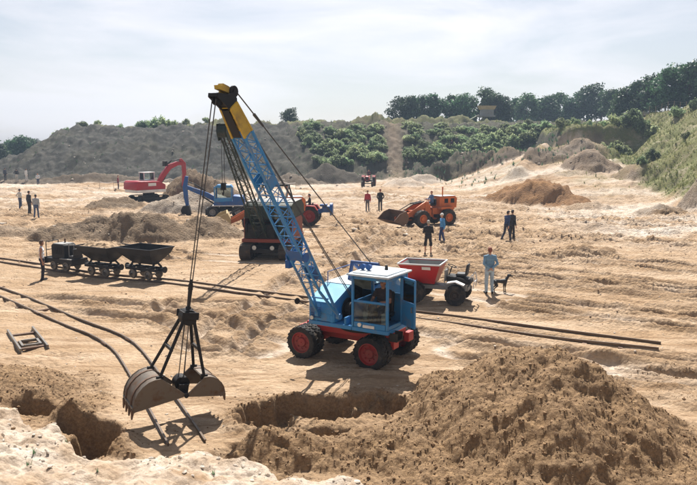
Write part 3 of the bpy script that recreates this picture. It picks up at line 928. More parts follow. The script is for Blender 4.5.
# cab
cx0, cx1, cy0, cy1, cz0, cz1 = .24, 1.36, .72, 1.79, 1.243, 2.60
cab = MB()
for (xx, yy) in ((cx1 - .03, cy0 + .03), (cx1 - .03, cy1 - .03), (cx0 + .03, cy0 + .03), (cx0 + .03, cy1 - .03)):
    cab.box((xx, yy, (cz0 + cz1) / 2), (.065, .065, cz1 - cz0))
cab.box((cx1 - .028, (cy0 + cy1) / 2, cz0 + .07), (.05, cy1 - cy0 - .14, .14))
cab.box((cx1 - .028, (cy0 + cy1) / 2, 1.93), (.055, cy1 - cy0 - .14, .06))
cab.box((cx1 - .028, (cy0 + cy1) / 2, cz1 - .05), (.05, cy1 - cy0 - .14, .10))
cab.box(((cx0 + cx1) / 2, cy0 + .028, cz0 + .33), (cx1 - cx0 - .14, .05, .66))
cab.box(((cx0 + cx1) / 2, cy0 + .028, cz1 - .05), (cx1 - cx0 - .14, .05, .10))
cab.box(((cx0 + cx1) / 2, cy1 - .028, cz1 - .05), (cx1 - cx0 - .14, .05, .10))
cab.box((cx0 + .20, cy1 - .028, (cz0 + cz1) / 2 - .05), (.28, .05, cz1 - cz0 - .10))
cab.box(((cx0 + cx1) / 2, cy1 - .028, cz0 + .05), (cx1 - cx0 - .14, .05, .10))
cab.box((cx0 + .028, (cy0 + cy1) / 2, cz0 + .38), (.05, cy1 - cy0 - .14, .76))
cab.box((cx0 + .028, (cy0 + cy1) / 2, cz1 - .05), (.05, cy1 - cy0 - .14, .10))
cabo = cab.build("cab", M['blue'], crane, bevel=.008)
m = MB().box(((cx0 + cx1) / 2 + .02, (cy0 + cy1) / 2, cz1 + .028), (cx1 - cx0 + .22, cy1 - cy0 + .16, .05))
m.box(((cx0 + cx1) / 2, (cy0 + cy1) / 2, cz1 + .066), (cx1 - cx0, cy1 - cy0 - .06, .03))
m.build("cab_roof", M['roof_white'], cabo, bevel=.012)
pane(cabo, [(cx1 - .03, cy0 + .07, 1.39), (cx1 - .03, cy1 - .07, 1.39), (cx1 - .03, cy1 - .07, 1.90), (cx1 - .03, cy0 + .07, 1.90)], (1, 0, 0))
pane(cabo, [(cx0 + .07, cy0 + .03, 1.91), (cx1 - .07, cy0 + .03, 1.91), (cx1 - .07, cy0 + .03, 2.5), (cx0 + .07, cy0 + .03, 2.5)], (0, -1, 0))
pane(cabo, [(cx0 + .03, cy0 + .07, 2.0), (cx0 + .03, cy1 - .07, 2.0), (cx0 + .03, cy1 - .07, 2.5), (cx0 + .03, cy0 + .07, 2.5)], (-1, 0, 0))
# open cab door, hinged at the rear post
dh = Vector((cx0 + .36, cy1 + .01, 0)); dd = Vector((.52, .86, 0)).normalized()
m = MB()
def dpt(t, z): return (dh.x + dd.x * t, dh.y + dd.y * t, z)
m.beam(dpt(0, 1.30), dpt(0, 2.52), .045, .045); m.beam(dpt(.62, 1.30), dpt(.62, 2.52), .045, .045)
m.beam(dpt(.0, 2.52), dpt(.62, 2.52), .045, .05); m.beam(dpt(0, 1.30), dpt(.62, 1.30), .045, .05)
m.beam(dpt(.3, 1.32), dpt(.3, 1.86), .02, .0) if False else None
m.beam(dpt(.02, 1.60), dpt(.60, 1.60), .03, .56)
m.beam(dpt(.0, 1.90), dpt(.62, 1.90), .045, .05)
door = m.build("cab_door", M['blue'], crane, bevel=.006)
nn = (-dd.y, dd.x, 0)
pane(door, [dpt(.03, 1.93), dpt(.59, 1.93), dpt(.59, 2.49), dpt(.03, 2.49)], nn)
MB().tube([dpt(.54, 1.70), (dpt(.54, 1.70)[0] + .05, dpt(.54, 1.7)[1] - .03, 1.70), (dpt(.54, 1.82)[0] + .05, dpt(.54, 1.82)[1] - .03, 1.82), dpt(.54, 1.82)], .012).build("handle", M['steel'], door)
for k, (xx, yy) in enumerate(((.95, .84), (.95, 1.02))):
    m = MB().cyl((xx, yy, cz1 + .08), (xx, yy, cz1 + .14), .02, n=8).cyl((xx - .06, yy, cz1 + .17), (xx + .06, yy, cz1 + .17), .06, .08, n=14)
    m.build("work_lamp", M['blue_dark'], crane)
MB().cyl((.62, 1.35, cz1 + .08), (.62, 1.35, cz1 + .2), .05, .035, n=12).build("beacon", M['dark'], crane)
m = MB().box((.55, 1.25, 1.46), (.42, .44, .14)).box((.38, 1.25, 1.78), (.10, .42, .56), Matrix.Rotation(-.12, 3, 'Y')).box((.55, 1.25, 1.33), (.3, .3, .14))
m.build("operator_seat", M['seat'], crane, bevel=.03)
for yy in (.98, 1.52):
    m = MB()
    m.box((1.0, yy, 1.42), (.18, .12, .36)); m.tube([(1.0, yy, 1.58), (.95, yy, 1.82)], .012); m.cyl((.95, yy, 1.82), (.945, yy, 1.86), .024, n=8)
    m.build("control_lever", M['grey'], crane)
MB().tube([(1.36, -.62, 1.62), (1.62, -.80, 1.78)], .012).cyl((1.62, -.80, 1.78), (1.635, -.80, 1.785), .085, n=16).build("mirror", M['dark'], crane)
MB().box((1.10, 1.90, .98), (.34, .22, .03)).box((.95, 1.90, 1.08), (.03, .22, .2)).box((1.25, 1.90, 1.08), (.03, .22, .2)).build("cab_step", M['dark'], crane)
# boom
BF, BT = Vector((1.44, .06, 1.47)), Vector((5.36, .12, 6.82))
bax = (BT - BF).normalized(); bl = Vector((0, 1, 0)); bn = bl.cross(bax); bn = bn if bn.z > 0 else -bn
def bp(t, s=0.0, n=0.0):
    return BF + (BT - BF) * t + bl * s + bn * n
boom = MB()
b1, _ = lattice(bp(.16), bp(.50), .42, .26, .38, .33, 7, .023, .012)
b2, _ = lattice(bp(.50), bp(.875), .38, .33, .34, .28, 8, .023, .011)
for sg in (-1, 1):
    for hn in (-.13, .13):
        b1.beam(bp(.0, sg * .33, 0), bp(.16, sg * .21, hn), .055, .055)
    b1.cyl(bp(0, sg * .33 - .05), bp(0, sg * .33 + .05), .08, n=14)
b1.cyl(bp(.10, -.25), bp(.10, .25), .022, n=8)
for t in (.30, .66):
    for sg in (-1, 1):
        b1.sheet([bp(t, sg * .205, -.15), bp(t + .04, sg * .205, -.15), bp(t + .04, sg * .205, .15), bp(t, sg * .205, .15)], .012, (0, sg, 0))
boom_o = b1.build("boom", M['blue'], crane)
b2.build("boom_upper", M['blue'], crane)
m = MB()
m.sheet([bp(.18, -.20, .155), bp(.25, -.20, .155), bp(.25, .20, .155), bp(.18, .20, .155)], .012, bn)
m.build("boom_plate", M['blue_dark'], boom_o)
m = MB()
m.sheet([bp(.33, -.20, -.165), bp(.38, -.20, -.165), bp(.38, .20, -.165), bp(.33, .20, -.165)], .012, -bn)
m.build("boom_plate", M['blue_dark'], boom_o)
m = MB()
for sg in (-1, 1):
    MB().cyl(bp(.34, sg * .225, -.1), bp(.34, sg * .27, -.1), .12, n=18).build("rope_guide", M['blue_dark'], boom_o)
m.box(bp(.30, -.34, -.12), (.18, .12, .2))
m.build("guide_block", M['blue_dark'], boom_o)
m, _ = lattice(bp(.875), bp(.985), .34, .28, .27, .22, 3, .024, .012)
for sg in (-1, 1):
    m.sheet([bp(.877, sg * .17, -.125), bp(.985, sg * .143, -.10), bp(.985, sg * .143, .10), bp(.877, sg * .17, .125)], .012, (0, sg, 0))
m.sheet([bp(.877, -.165, .15), bp(.985, -.135, .127), bp(.985, .135, .127), bp(.877, .165, .15)], .012, bn)
btip = m.build("boom_tip", M['yellow'], crane)
MB().sheet([bp(.88, -.11, -.16), bp(.98, -.09, -.14), bp(.98, .09, -.14), bp(.88, .11, -.16)], .012, -bn).build("tip_shade_plate", M['dark'], btip)  # dark sheet added to stand in for shade under the yellow tip
# boom head: dark beak plates, yellow guard, sheaves
fwd = Vector((1, 0, 0)); upv = Vector((0, 0, 1))
H0 = BT
m = MB()
for sg in (-1, 1):
    yb = H0.y + sg * .11
    m.prism([(H0.x - 0.198, H0.z - 0.165), (H0.x + 0.013, H0.z - 0.198), (H0.x + 0.409, H0.z + 0.066), (H0.x + 0.396, H0.z + 0.145), (H0.x + 0.066, H0.z + 0.132), (H0.x - 0.079, H0.z + 0.185), (H0.x - 0.185, H0.z + 0.066)], 'y', yb - .018, yb + .018)
m.box((H0.x + 0.370, H0.y, H0.z + 0.106), (.07, .24, .07)); m.box((H0.x + 0.079, H0.y, H0.z - 0.079), (.2, .21, .035), Matrix.Rotation(-.58, 3, 'Y'))
m.box((H0.x + 0.224, H0.y, H0.z + 0.109), (.30, .21, .035))
head = m.build("boom_head", M['dark'], crane)
m = MB()
for yy in (-.05, .05):
    MB().lathe([(.03, -.022), (.11, -.022), (.09, 0), (.11, .022), (.03, .022)], (H0.x + 0.264, H0.y + yy, H0.z + 0.013), (0, 1, 0), 24).build("sheave", M['dark'], head)
    m = MB()
    m.lathe([(.03, -.022), (.12, -.022), (.10, 0), (.12, .022), (.03, .022)], (H0.x - 0.132, H0.y + yy * 1.8, H0.z + 0.198), (0, 1, 0), 24)
    m.build("sheave", M['dark'], head)
m = MB()
m.cyl((H0.x - 0.132, H0.y - 0.132, H0.z + 0.198), (H0.x - 0.132, H0.y + 0.132, H0.z + 0.198), .05, n=12)
m.build("sheave_pin", M['dark'], head)
m = MB()
m.prism([(H0.x - 0.033, H0.z + 0.158), (H0.x + 0.277, H0.z + 0.224), (H0.x + 0.290, H0.z + 0.304), (H0.x + 0.198, H0.z + 0.290), (H0.x + 0.158, H0.z + 0.343), (H0.x + 0.013, H0.z + 0.304), (H0.x - 0.066, H0.z + 0.264)], 'y', H0.y - 0.066, H0.y + 0.066)
m.prism([(H0.x - 0.013, H0.z + 0.132), (H0.x + 0.132, H0.z + 0.132), (H0.x + 0.079, H0.z + 0.238), (H0.x, H0.z + 0.238)], 'y', H0.y - 0.112, H0.y - 0.073)
m.build("head_guard", M['yellow'], head)
# boom ropes
m = MB()
for yy in (-.10, .10):
    A = Vector((H0.x - .14, H0.y + yy, H0.z + .24)); B = Vector((-.25, .2 + yy * 1.8, 2.66))
    if yy < 0: B = Vector((.72, .42, 1.8))
    m.cyl(A, B, .014, n=6)
    q0 = A + (B - A) * .11; q1 = A + (B - A) * .165
    m.cyl(q0, q1, .036, .026, n=8)
m.cyl(Vector((H0.x - .13, H0.y, H0.z + .1)), Vector((.72, .36, 1.8)), .011, n=6)
m.build("boom_rope", M['wire'], crane)

# the clamshell grab, swung a little out of plumb on its two ropes
def cam_pt(u, v, y):
    """a point at depth y seen at photo position u, v (used once to hang the grab)"""
    p = math.atan(100.5 / 700.); k = (242.5 - v) / 700.
    dz = (k * y * math.cos(p) - y * math.sin(p)) / (math.cos(p) + k * math.sin(p))
    f = y * math.cos(p) - dz * math.sin(p)
    return Vector(((u - 348.5) * f / 700., y, CAM_H + dz))
GH = cam_pt(180, 389, 14.35)        # hinge
GT = cam_pt(188, 312, 14.45)        # crown
HW = crane_world(H0.x + .42, H0.y, H0.z + .02)
grab = thing("clamshell_grab", GH, 0, "open rusty clamshell grab with black arms hanging above the dug pit", "grab")
gx = Vector((-.86, -.50, .06)).normalized()
gzv = (GT - GH).normalized()
gyv = gzv.cross(gx).normalized(); gx = gyv.cross(gzv).normalized()
grab.rotation_euler = Matrix((gx, gyv, gzv)).transposed().to_euler()
gh = (GT - GH).length
RS, GWd = .84, .44
SHELL_PR = [(34, .66), (27, .76), (20, .85), (12, .93), (4, 1.0), (-4, 1.05), (-12, 1.08), (-19, 1.09)]
def shell(sg, op, k_):
    def pt(ang, r):      # angle from +X towards up, after opening
        t = R(ang + op)
        return (sg * (.04 + k_ * r * math.cos(t)), k_ * r * math.sin(t))
    back = [pt(a, r) for a, r in SHELL_PR]
    b_in = [pt(a, r - .035) for a, r in SHELL_PR]
    m = MB().prism(back + b_in[::-1], 'y', -GWd + .01, GWd - .01)
    s = m.build("shell", M['bucket'], grab, smooth=30)
    for yy in (-GWd, GWd):
        sp = MB().prism([(sg * .02, .03), (sg * .06, -.03)] + [pt(a, r + .012) for a, r in SHELL_PR[::-1]], 'y', yy - .014, yy + .014)
        sp.build("side_plate", M['bucket'], s)
    for yy in (-.22, .22):
        MB().prism([pt(a, r + .022) for a, r in SHELL_PR] + [pt(a, r - .01) for a, r in SHELL_PR[::-1]], 'y', yy - .03, yy + .03).build("strap", M['rust'], s)
    l0 = pt(-17, 1.095); l2 = pt(-27, 1.17); up_ = (l0[0], 0, l0[1])
    MB().beam((l0[0], -GWd + .02, l0[1]), (l0[0], GWd - .02, l0[1]), .12, .03, up=up_).build("cutting_edge", M['steel'], s)
    for j in range(4):
        yy = -GWd + .08 + j * (2 * GWd - .16) / 3
        MB().beam((l0[0], yy, l0[1]), (l2[0], yy, l2[1]), .10, .06, .05, .02, up=up_).build("tooth", M['rust'], s)
    return s, pt
for sg, op, k_ in ((1, 2, .96), (-1, 16, .74)):
    s, pt = shell(sg, op, k_)
    top = pt(31, .66)
    for yy in (-GWd + .08, GWd - .08):
        m = MB().cyl((sg * .10, yy * .32, gh - .12), (top[0], yy, top[1] + .02), .038, .032, n=10)
        m.box((top[0], yy, top[1] + .01), (.14, .06, .10))
        m.build("arm", M['dark'], grab)
    MB().box((sg * .0 + sg * (.10 + (abs(top[0]) - .10) * .52), 0, gh - .12 + (top[1] - gh + .12) * .52), (.05, 2 * GWd * .62, .06)).build("cross_brace", M['dark'], grab)
m = MB().box((0, 0, gh - .10), (.30, .34, .24)).cyl((0, -.14, gh - .1), (0, .14, gh - .1), .17, n=20).cyl((0, 0, gh + .0), (0, 0, gh + .12), .06, n=10)
for yy in (-.2, .2): m.box((.0, yy, gh - .05), (.36, .03, .16))
m.build("crown", M['dark'], grab, bevel=.01)
m = MB().cyl((0, -GWd - .03, 0), (0, GWd + .03, 0), .05, n=14).box((0, 0, .06), (.20, .5, .22)).cyl((0, -.12, .15), (0, .12, .15), .16, n=20).box((0, 0, .22), (.12, .3, .16))
m.build("hinge_block", M['dark'], grab)
m = MB()
for (xx, yy) in ((-.08, -.05), (.08, .05), (-.02, .09), (.03, -.09)):
    m.cyl((xx, yy, .2), (xx * .7, yy, gh - .1), .011, n=5)
m.build("closing_rope", M['wire'], grab)
# hoist ropes belong to the crane
inv = lambda w: (Matrix.Rotation(-CR_A, 3, 'Z') @ (Vector(w) - Vector((CR[0], CR[1], crane_z))))
GTop = GH + gzv * (gh + .1)
m = MB()
sw = GTop + gzv * .5
for yy in (-.05, .05):
    m.cyl((H0.x + .37, H0.y + yy, H0.z + .02), inv(sw + Vector((yy * .5, 0, 0))), .013, n=6)
m.build("hoist_rope", M['wire'], crane)
MB().cyl(inv(sw), inv(GTop), .05, .035, n=8).cyl(inv(sw + gzv * .1), inv(sw - gzv * .12), .03, .055, n=8).build("rope_swivel", M['dark'], crane)

# ---------------------------------------------------------------- green crawler crane
gcx, gcy = -4.0, 36.3
g_z = gz(gcx, gcy)
GA = R(262)
gc = thing("crawler_crane", (gcx, gcy, g_z), GA, "old dark green and red crawler crane with olive lattice boom", "crane")
for yy in (-.98, .98):
    track_unit(gc, yy, 3.3, .78, .56, 46)
MB().box((0, 0, .52), (1.5, 1.5, .3)).cyl((0, 0, .66), (0, 0, .84), .7, n=28).box((1.25, 0, .45), (.2, 1.5, .2)).build("undercarriage", M['dark'], gc)
m = MB().box((-.35, 0, .93), (3.0, 2.5, .18)); m.box((-.45, -1.2, 1.5), (2.5, .06, .96)); m.box((-.45, 1.2, 1.5), (2.5, .06, .96)); m.box((.55, -.98, 1.3), (.5, .4, .6))
# rounded tail
pts = [(-1.6, -1.22)] + [(-1.6 - .85 * math.sin(R(a)), -1.22 * math.cos(R(a))) for a in range(15, 180, 15)] + [(-1.6, 1.22)]
m.prism(pts, 'z', 1.02, 1.99)
m.build("house_lower", M['red_brown'], gc, bevel=.015)
m = MB().prism([(.75, 1.98), (.75, 2.62), (.3, 2.78), (-1.6, 2.80), (-2.2, 2.5), (-2.3, 2.04), (-1.6, 1.995)], 'y', -1.21, 1.21)
m.box((.42, .86, 1.50), (1.2, .6, .94))
gh_ = m.build("house_upper", M['green'], gc, bevel=.02)
m = MB().box((.9, -.35, 1.38), (.4, 1.5, .66)).cyl((.85, -1.0, 1.5), (.85, .4, 1.5), .26, n=18).cyl((.55, -.9, 2.0), (.55, .3, 2.0), .2, n=18)
for yy in (-1.0, -.3, .4): m.cyl((.85, yy - .02, 1.5), (.85, yy + .02, 1.5), .36, n=22)
m.build("winch", M['dark'], gc)
for yy in (.56, 1.12):
    MB().box((.77, yy, 2.22), (.03, .42, .5)).build("cab_window", M['glass'], gh_)
MB().box((-.5, -1.222, 2.32), (.9, .02, .5)).build("side_door", M['olive'], gh_, bevel=.004)
MB().sheet([(.32, -1.24, 2.785), (.32, 1.24, 2.785), (-1.6, 1.24, 2.815), (-1.6, -1.24, 2.815)], .015, (0, 0, 1)).build("house_roof", M['grey'], gh_)
for yy in (-.55, .35):
    MB().cyl((1.36, yy, .62), (1.42, yy, .62), .09, .11, n=14).build("headlamp", M['lamp'], gc)
m = MB()
for yy in (-.7, .7):
    m.beam((.2, yy, 2.7), (-.9, yy, 3.55), .07, .09); m.beam((-1.9, yy, 2.7), (-.9, yy, 3.55), .06, .07)
m.cyl((-.9, -.75, 3.55), (-.9, .75, 3.55), .06, n=10)
m.build("gantry", M['dark'], gc)
F0, F1 = Vector((.95, -.25, 1.15)), Vector((5.5, -.62, 6.15))
m, _ = lattice(F0, F0 + (F1 - F0) * .5, .50, .26, .42, .36, 6, .028, .014)
m2, _ = lattice(F0 + (F1 - F0) * .5, F1, .42, .36, .28, .24, 7, .026, .013)
m.add(m2.v, m2.f)
gb = m.build("boom", M['green'], gc)
m = MB()
for yy in (-.2, .2):
    m.prism([(F1.x - .35, F1.z - .30), (F1.x + .10, F1.z - .34), (F1.x + .34, F1.z + .02), (F1.x + .30, F1.z + .36), (F1.x - .12, F1.z + .40), (F1.x - .32, F1.z + .1)], 'y', F1.y + yy - .02, F1.y + yy + .02)
m.cyl((F1.x + .12, F1.y - .17, F1.z + .05), (F1.x + .12, F1.y + .17, F1.z + .05), .26, n=22)
m.box((F1.x + .05, F1.y, F1.z + .33), (.34, .38, .06))
m.build("boom_head", M['green'], gb)
m = MB()
for yy in (-.5, .5):
    m.cyl((F1.x - .1, F1.y + yy * .35, F1.z + .2), (-.9, yy, 3.58), .015, n=5)
    m.cyl((F1.x - .05, F1.y + yy * .2, F1.z - .1), (.85, -.3 + yy * .5, 1.75), .012, n=5)
m.build("boom_rope", M['wire'], gc)
# small hook block under the head
hb = MB().cyl((F1.x + .36, F1.y, F1.z), (F1.x + .36, F1.y, 4.0), .012, n=5).cyl((F1.x + .30, F1.y + .1, F1.z), (F1.x + .30, F1.y + .08, 4.0), .012, n=5)
hb.build("hoist_rope", M['wire'], gc)
MB().box((F1.x + .33, F1.y + .04, 3.9), (.14, .2, .3)).tube([(F1.x + .33, F1.y + .04, 3.75), (F1.x + .33, F1.y + .04, 3.6), (F1.x + .43, F1.y + .04, 3.53), (F1.x + .47, F1.y + .04, 3.65)], .03).build("hook_block", M['dark'], gc, bevel=.01)

gc.scale = (1.03, 1.03, 1.03)
# ---------------------------------------------------------------- wheel loader
def loader(name, loc, ang, label, bucket_mat, group=None, raise_=0.25):
    t = thing(name, loc, ang, label, "loader", group)
    MB().box((-1.15, 0, 1.15), (2.0, .9, .5)).box((.75, 0, 1.0), (1.7, .8, .5)).box((-.15, 0, .85), (.5, .5, .35)).build("frame", M['orange'], t, bevel=.02)
    for xx in (-1.25, 1.15):
        MB().box((xx, 0, .66), (.3, 1.5, .3)).build("axle", M['dark'], t)
        for sg in (-1, 1):
            wheel(t, (xx, sg * .95, .66), (0, sg, 0), .66, .46, M['orange'], ratio=.5, lugs=16)
    eb = MB().prism([(-2.35, 1.35), (-2.4, 2.1), (-2.2, 2.28), (-.75, 2.28), (-.72, 1.35)], 'y', -.55, .55).build("engine_cover", M['orange'], t, bevel=.02)
    for sg in (-1, 1):
        for kx in (-1.95, -1.35):
            MB().box((kx, sg * .556, 1.92), (.34, .02, .34)).build("grille", M['dark'], eb)
    MB().sheet([(-2.2, -.57, 2.285), (-.75, -.57, 2.285), (-.75, .57, 2.285), (-2.2, .57, 2.285)], .015, (0, 0, 1)).build("cover_roof", M['roof_white'], eb)
    MB().cyl((-1.2, .25, 2.3), (-1.2, .25, 3.0), .055, n=10).build("exhaust_pipe", M['orange'], t)
    for sg in (-1, 1):
        MB().prism([(-1.9, 1.30), (-1.8, 1.48), (-.7, 1.48), (-.55, 1.30)], 'y', sg * .7 - .25, sg * .7 + .25).build("mudguard", M['orange'], t, bevel=.01)
    MB().box((-.35, 0, 1.6), (.5, .5, .14)).box((-.58, 0, 1.85), (.1, .5, .46)).build("seat", M['seat'], t, bevel=.03)
    MB().box((.2, 0, 1.42), (.35, .8, .5)).tube([(.1, 0, 1.6), (-.05, 0, 1.95)], .025).lathe([(.17, -.015), (.2, -.015), (.2, .015), (.17, .015)], (-.05, 0, 1.97), (-.35, 0, .9), 18).build("console", M['orange'], t)
    m = MB()
    for sg in (-1, 1):
        m.prism([(.25, 1.75), (.55, 1.95), (2.1, 1.1), (2.75, .72), (2.72, .5), (2.0, .78), (.5, 1.5), (.28, 1.5)], 'y', sg * .48 - .06, sg * .48 + .06)
        m.box((.45, sg * .48, 1.45), (.36, .18, .9))
    m.cyl((1.75, -.48, 1.0), (1.75, .48, 1.0), .08, n=12)
    arms = m.build("lift_arm", M['orange'], t, bevel=.012)
    for sg in (-1, 1):
        m = MB()
        m.cyl((.55, sg * .3, 1.05), (1.3, sg * .36, 1.15), .07, n=10); m.cyl((1.3, sg * .36, 1.15), (1.9, sg * .40, 1.1), .04, n=10)
        m.build("hydraulic_ram", M['dark'], arms)
        m = MB()
        m.cyl((.5, sg * .22, 1.9), (1.5, sg * .22, 1.75), .06, n=10); m.cyl((1.5, sg * .22, 1.75), (2.6, sg * .3, 1.2), .035, n=8)
        m.build("hydraulic_ram", M['dark'], arms)
    # bucket, tipped back
    prof_o = [(2.75, 1.35), (2.55, .95), (2.55, .62), (2.72, .38), (3.0, .26), (3.85, .62)]
    prof_i = [(2.82, 1.33), (2.62, .95), (2.62, .64), (2.76, .44), (3.0, .33), (3.84, .66)]
    m = MB()
    for k in range(len(prof_o) - 1):
        a, b, c, d = prof_o[k], prof_o[k + 1], prof_i[k + 1], prof_i[k]
        m.hexa([(a[0], -1.2, a[1]), (d[0], -1.2, d[1]), (a[0], 1.2, a[1]), (d[0], 1.2, d[1]), (b[0], -1.2, b[1]), (c[0], -1.2, c[1]), (b[0], 1.2, b[1]), (c[0], 1.2, c[1])])
    for sg in (-1, 1):
        m.prism(prof_o + [(3.3, 1.15)], 'y', sg * 1.2 - .025, sg * 1.2 + .025)
    bk = m.build("bucket", bucket_mat, t)
    for j in range(7):
        yy = -1.05 + j * .35
        MB().beam((3.75, yy, .60), (4.02, yy, .70), .09, .05, .05, .02).build("tooth", M['rust'], bk)
    return t

lx, ly = 5.75, 50.6
lo1 = loader("wheel_loader", (lx, ly, gz(lx, ly)), R(208), "orange wheel loader with raised earth-brown bucket and man at the wheel", M['rust'])
lo1.scale = (.93, .93, .93)
l2x, l2y = -5.3, 46.6
lo2 = loader("wheel_loader", (l2x, l2y, gz(l2x, l2y)), R(190), "orange loader with sandy tan bucket half hidden behind the green crane", M['tan_bucket'])

# ---------------------------------------------------------------- excavators
def bent_beam(pts, hs, y0, w):
    """a flat-sided arm following pts in the XZ plane with depth hs"""
    up, dn = [], []
    for i, p in enumerate(pts):
        a = Vector(pts[max(0, i - 1)]); b = Vector(pts[min(len(pts) - 1, i + 1)])
        d = (b - a).normalized(); n = Vector((-d.y, d.x))
        up.append((p[0] + n.x * hs[i] / 2, p[1] + n.y * hs[i] / 2)); dn.append((p[0] - n.x * hs[i] / 2, p[1] - n.y * hs[i] / 2))
    return MB().prism(up + dn[::-1], 'y', y0 - w / 2, y0 + w / 2)

def dig_bucket(parent, x, z, w, mat, flip=1):
    pr = [(x - .25 * flip, z + .35), (x + .25 * flip, z + .30), (x + .42 * flip, z - .05), (x + .30 * flip, z - .42), (x - .02 * flip, z - .55), (x - .38 * flip, z - .38)]
    b = MB().prism(pr, 'y', -w / 2, w / 2).build("bucket", mat, parent, bevel=.02)
    for j in range(4):
        yy = -w / 2 + .06 + j * (w - .12) / 3
        MB().beam((x - .34 * flip, yy, z - .38), (x - .50 * flip, yy, z - .26), .08, .05, .04, .02).build("tooth", M['steel'], b)
    return b

ex, ey = -19.3, 67.6
rx = thing("tracked_excavator", (ex, ey, gz(ex, ey)), R(48), "red tracked excavator with white belly stripe and arched boom", "excavator")
for yy in (-.95, .95):
    track_unit(rx, yy, 3.5, .82, .5, 40, M['dark'])
MB().box((0, 0, .55), (1.6, 1.5, .4)).cyl((0, 0, .7), (0, 0, 1.15), .6, n=24).build("undercarriage", M['dark'], rx)
m = MB().box((-.35, 0, 1.27), (3.3, 2.5, .30)); m.build("belly_stripe", M['white'], rx, bevel=.03)
m = MB().prism([(1.25, 1.425), (1.25, 1.9), (.5, 2.25), (-1.9, 2.32), (-2.1, 2.1), (-2.1, 1.425)], 'y', -1.27, 1.27)
body = m.build("house", M['crimson'], rx, bevel=.04)
MB().box((-.35, -1.285, 1.95), (.9, .02, .30)).build("name_plate", M['white'], body)
c = MB()
for (xx, yy) in ((.95, .35), (.95, 1.2), (-.25, .35), (-.25, 1.2)):
    c.box((xx, yy, 2.6), (.08, .08, .95))
c.box((.35, .78, 2.26), (1.28, .93, .2))
cb = c.build("cab", M['white'], rx, bevel=.01)
MB().box((.35, .78, 3.1), (1.36, 1.0, .08)).build("cab_roof", M['white'], cb, bevel=.02)
pane(cb, [(.95, .38, 2.36), (.95, 1.17, 2.36), (.95, 1.17, 3.05), (.95, .38, 3.05)], (1, 0, 0))
pane(cb, [(-.2, .36, 2.36), (.9, .36, 2.36), (.9, .36, 3.05), (-.2, .36, 3.05)], (0, -1, 0))
pane(cb, [(-.25, .38, 2.36), (-.25, 1.17, 2.36), (-.25, 1.17, 3.05), (-.25, .38, 3.05)], (-1, 0, 0))
bb = bent_beam([(.9, 1.8), (1.5, 2.7), (2.4, 3.65), (3.4, 4.0), (4.2, 3.95)], [.42, .50, .52, .40, .34], -.3, .36).build("boom", M['crimson'], rx, bevel=.03)
MB().cyl((1.1, -.3, 1.75), (1.8, -.3, 2.5), .09, n=12).cyl((1.8, -.3, 2.5), (2.3, -.3, 3.25), .05, n=10).build("hydraulic_ram", M['dark'], bb)
MB().cyl((1.9, -.3, 3.75), (2.7, -.3, 4.3), .08, n=12).cyl((2.7, -.3, 4.3), (3.9, -.3, 4.45), .045, n=10).build("hydraulic_ram", M['dark'], bb)
MB().box((1.9, -.3, 4.0), (.3, .5, .5)).build("hose_guard", M['dark'], bb)
st = bent_beam([(3.75, 4.45), (4.2, 3.95), (4.25, 3.0), (4.1, 1.5)], [.3, .46, .40, .26], -.3, .28).build("stick", M['crimson'], rx, bevel=.03)
bo = dig_bucket(rx, 4.0, 1.0, .8, M['rust'], 1)

rx.scale = (.93, .93, .93)
bx_, by_ = -9.75, 55.6
be = thing("wheeled_excavator", (bx_, by_, gz(bx_, by_)), R(186), "small bright blue excavator with upright digging arm and black bucket", "excavator")
for xx in (-.95, 1.0):
    MB().box((xx, 0, .48), (.24, 1.5, .24)).build("axle", M['dark'], be)
    for sg in (-1, 1):
        wheel(be, (xx, sg * .82, .48), (0, sg, 0), .48, .34, M['grey'], ratio=.5, lugs=14)
MB().box((0, 0, .62), (2.3, .8, .26)).box((1.5, 0, .5), (.1, 1.9, .5)).cyl((0, 0, .7), (0, 0, .95), .5, n=20).build("undercarriage", M['dark'], be)
MB().prism([(.9, .96), (.9, 1.25), (-.6, 1.35), (-.6, 1.75), (-1.4, 1.7), (-1.5, 1.5), (-1.5, .96)], 'y', -.95, .95).build("house", M['blue_dark'], be, bevel=.03)
MB().box((-.2, 0, .99), (2.4, 1.95, .07)).build("belly_stripe", M['white'], be)
c = MB()
for (xx, yy) in ((.72, -.05), (.82, .88), (-.55, -.05), (-.5, .88)):
    c.box((xx, yy, 1.85), (.08, .08, 1.25))
c.box((.15, .42, 1.38), (1.3, .95, .36)); c.prism([(.86, 2.40), (.6, 2.62), (-.45, 2.62), (-.62, 2.40)], 'y', -.1, .93)
cb = c.build("cab", M['blue'], be, bevel=.02)
pane(cb, [(.74, 0, 1.56), (.82, .84, 1.56), (.82, .84, 2.4), (.74, 0, 2.4)], (1, 0, 0))
pane(cb, [(-.5, -.06, 1.56), (.7, -.06, 1.56), (.7, -.06, 2.4), (-.5, -.06, 2.4)], (0, -1, 0))
bb = bent_beam([(.6, 1.25), (1.5, 1.75), (2.5, 2.15), (3.2, 2.45)], [.36, .40, .34, .26], -.35, .26).build("boom", M['blue_dark'], be, bevel=.02)
MB().cyl((.9, -.35, 1.0), (1.9, -.35, 1.65), .06, n=10).build("hydraulic_ram", M['dark'], bb)
MB().cyl((1.6, -.35, 2.1), (2.4, -.35, 2.6), .055, n=10).cyl((2.4, -.35, 2.6), (3.1, -.35, 2.9), .03, n=8).build("hydraulic_ram", M['dark'], bb)
MB().add(*(lambda q: (q.v, q.f))(bent_beam([(3.05, 3.25), (3.2, 2.45), (3.15, 1.6), (3.05, .85)], [.26, .36, .34, .24], -.35, .24))).build("stick", M['blue_dark'], be, bevel=.02)
bk = dig_bucket(be, 3.15, .6, .75, M['dark'], 1)
bk.location = (0, -.35, 0)

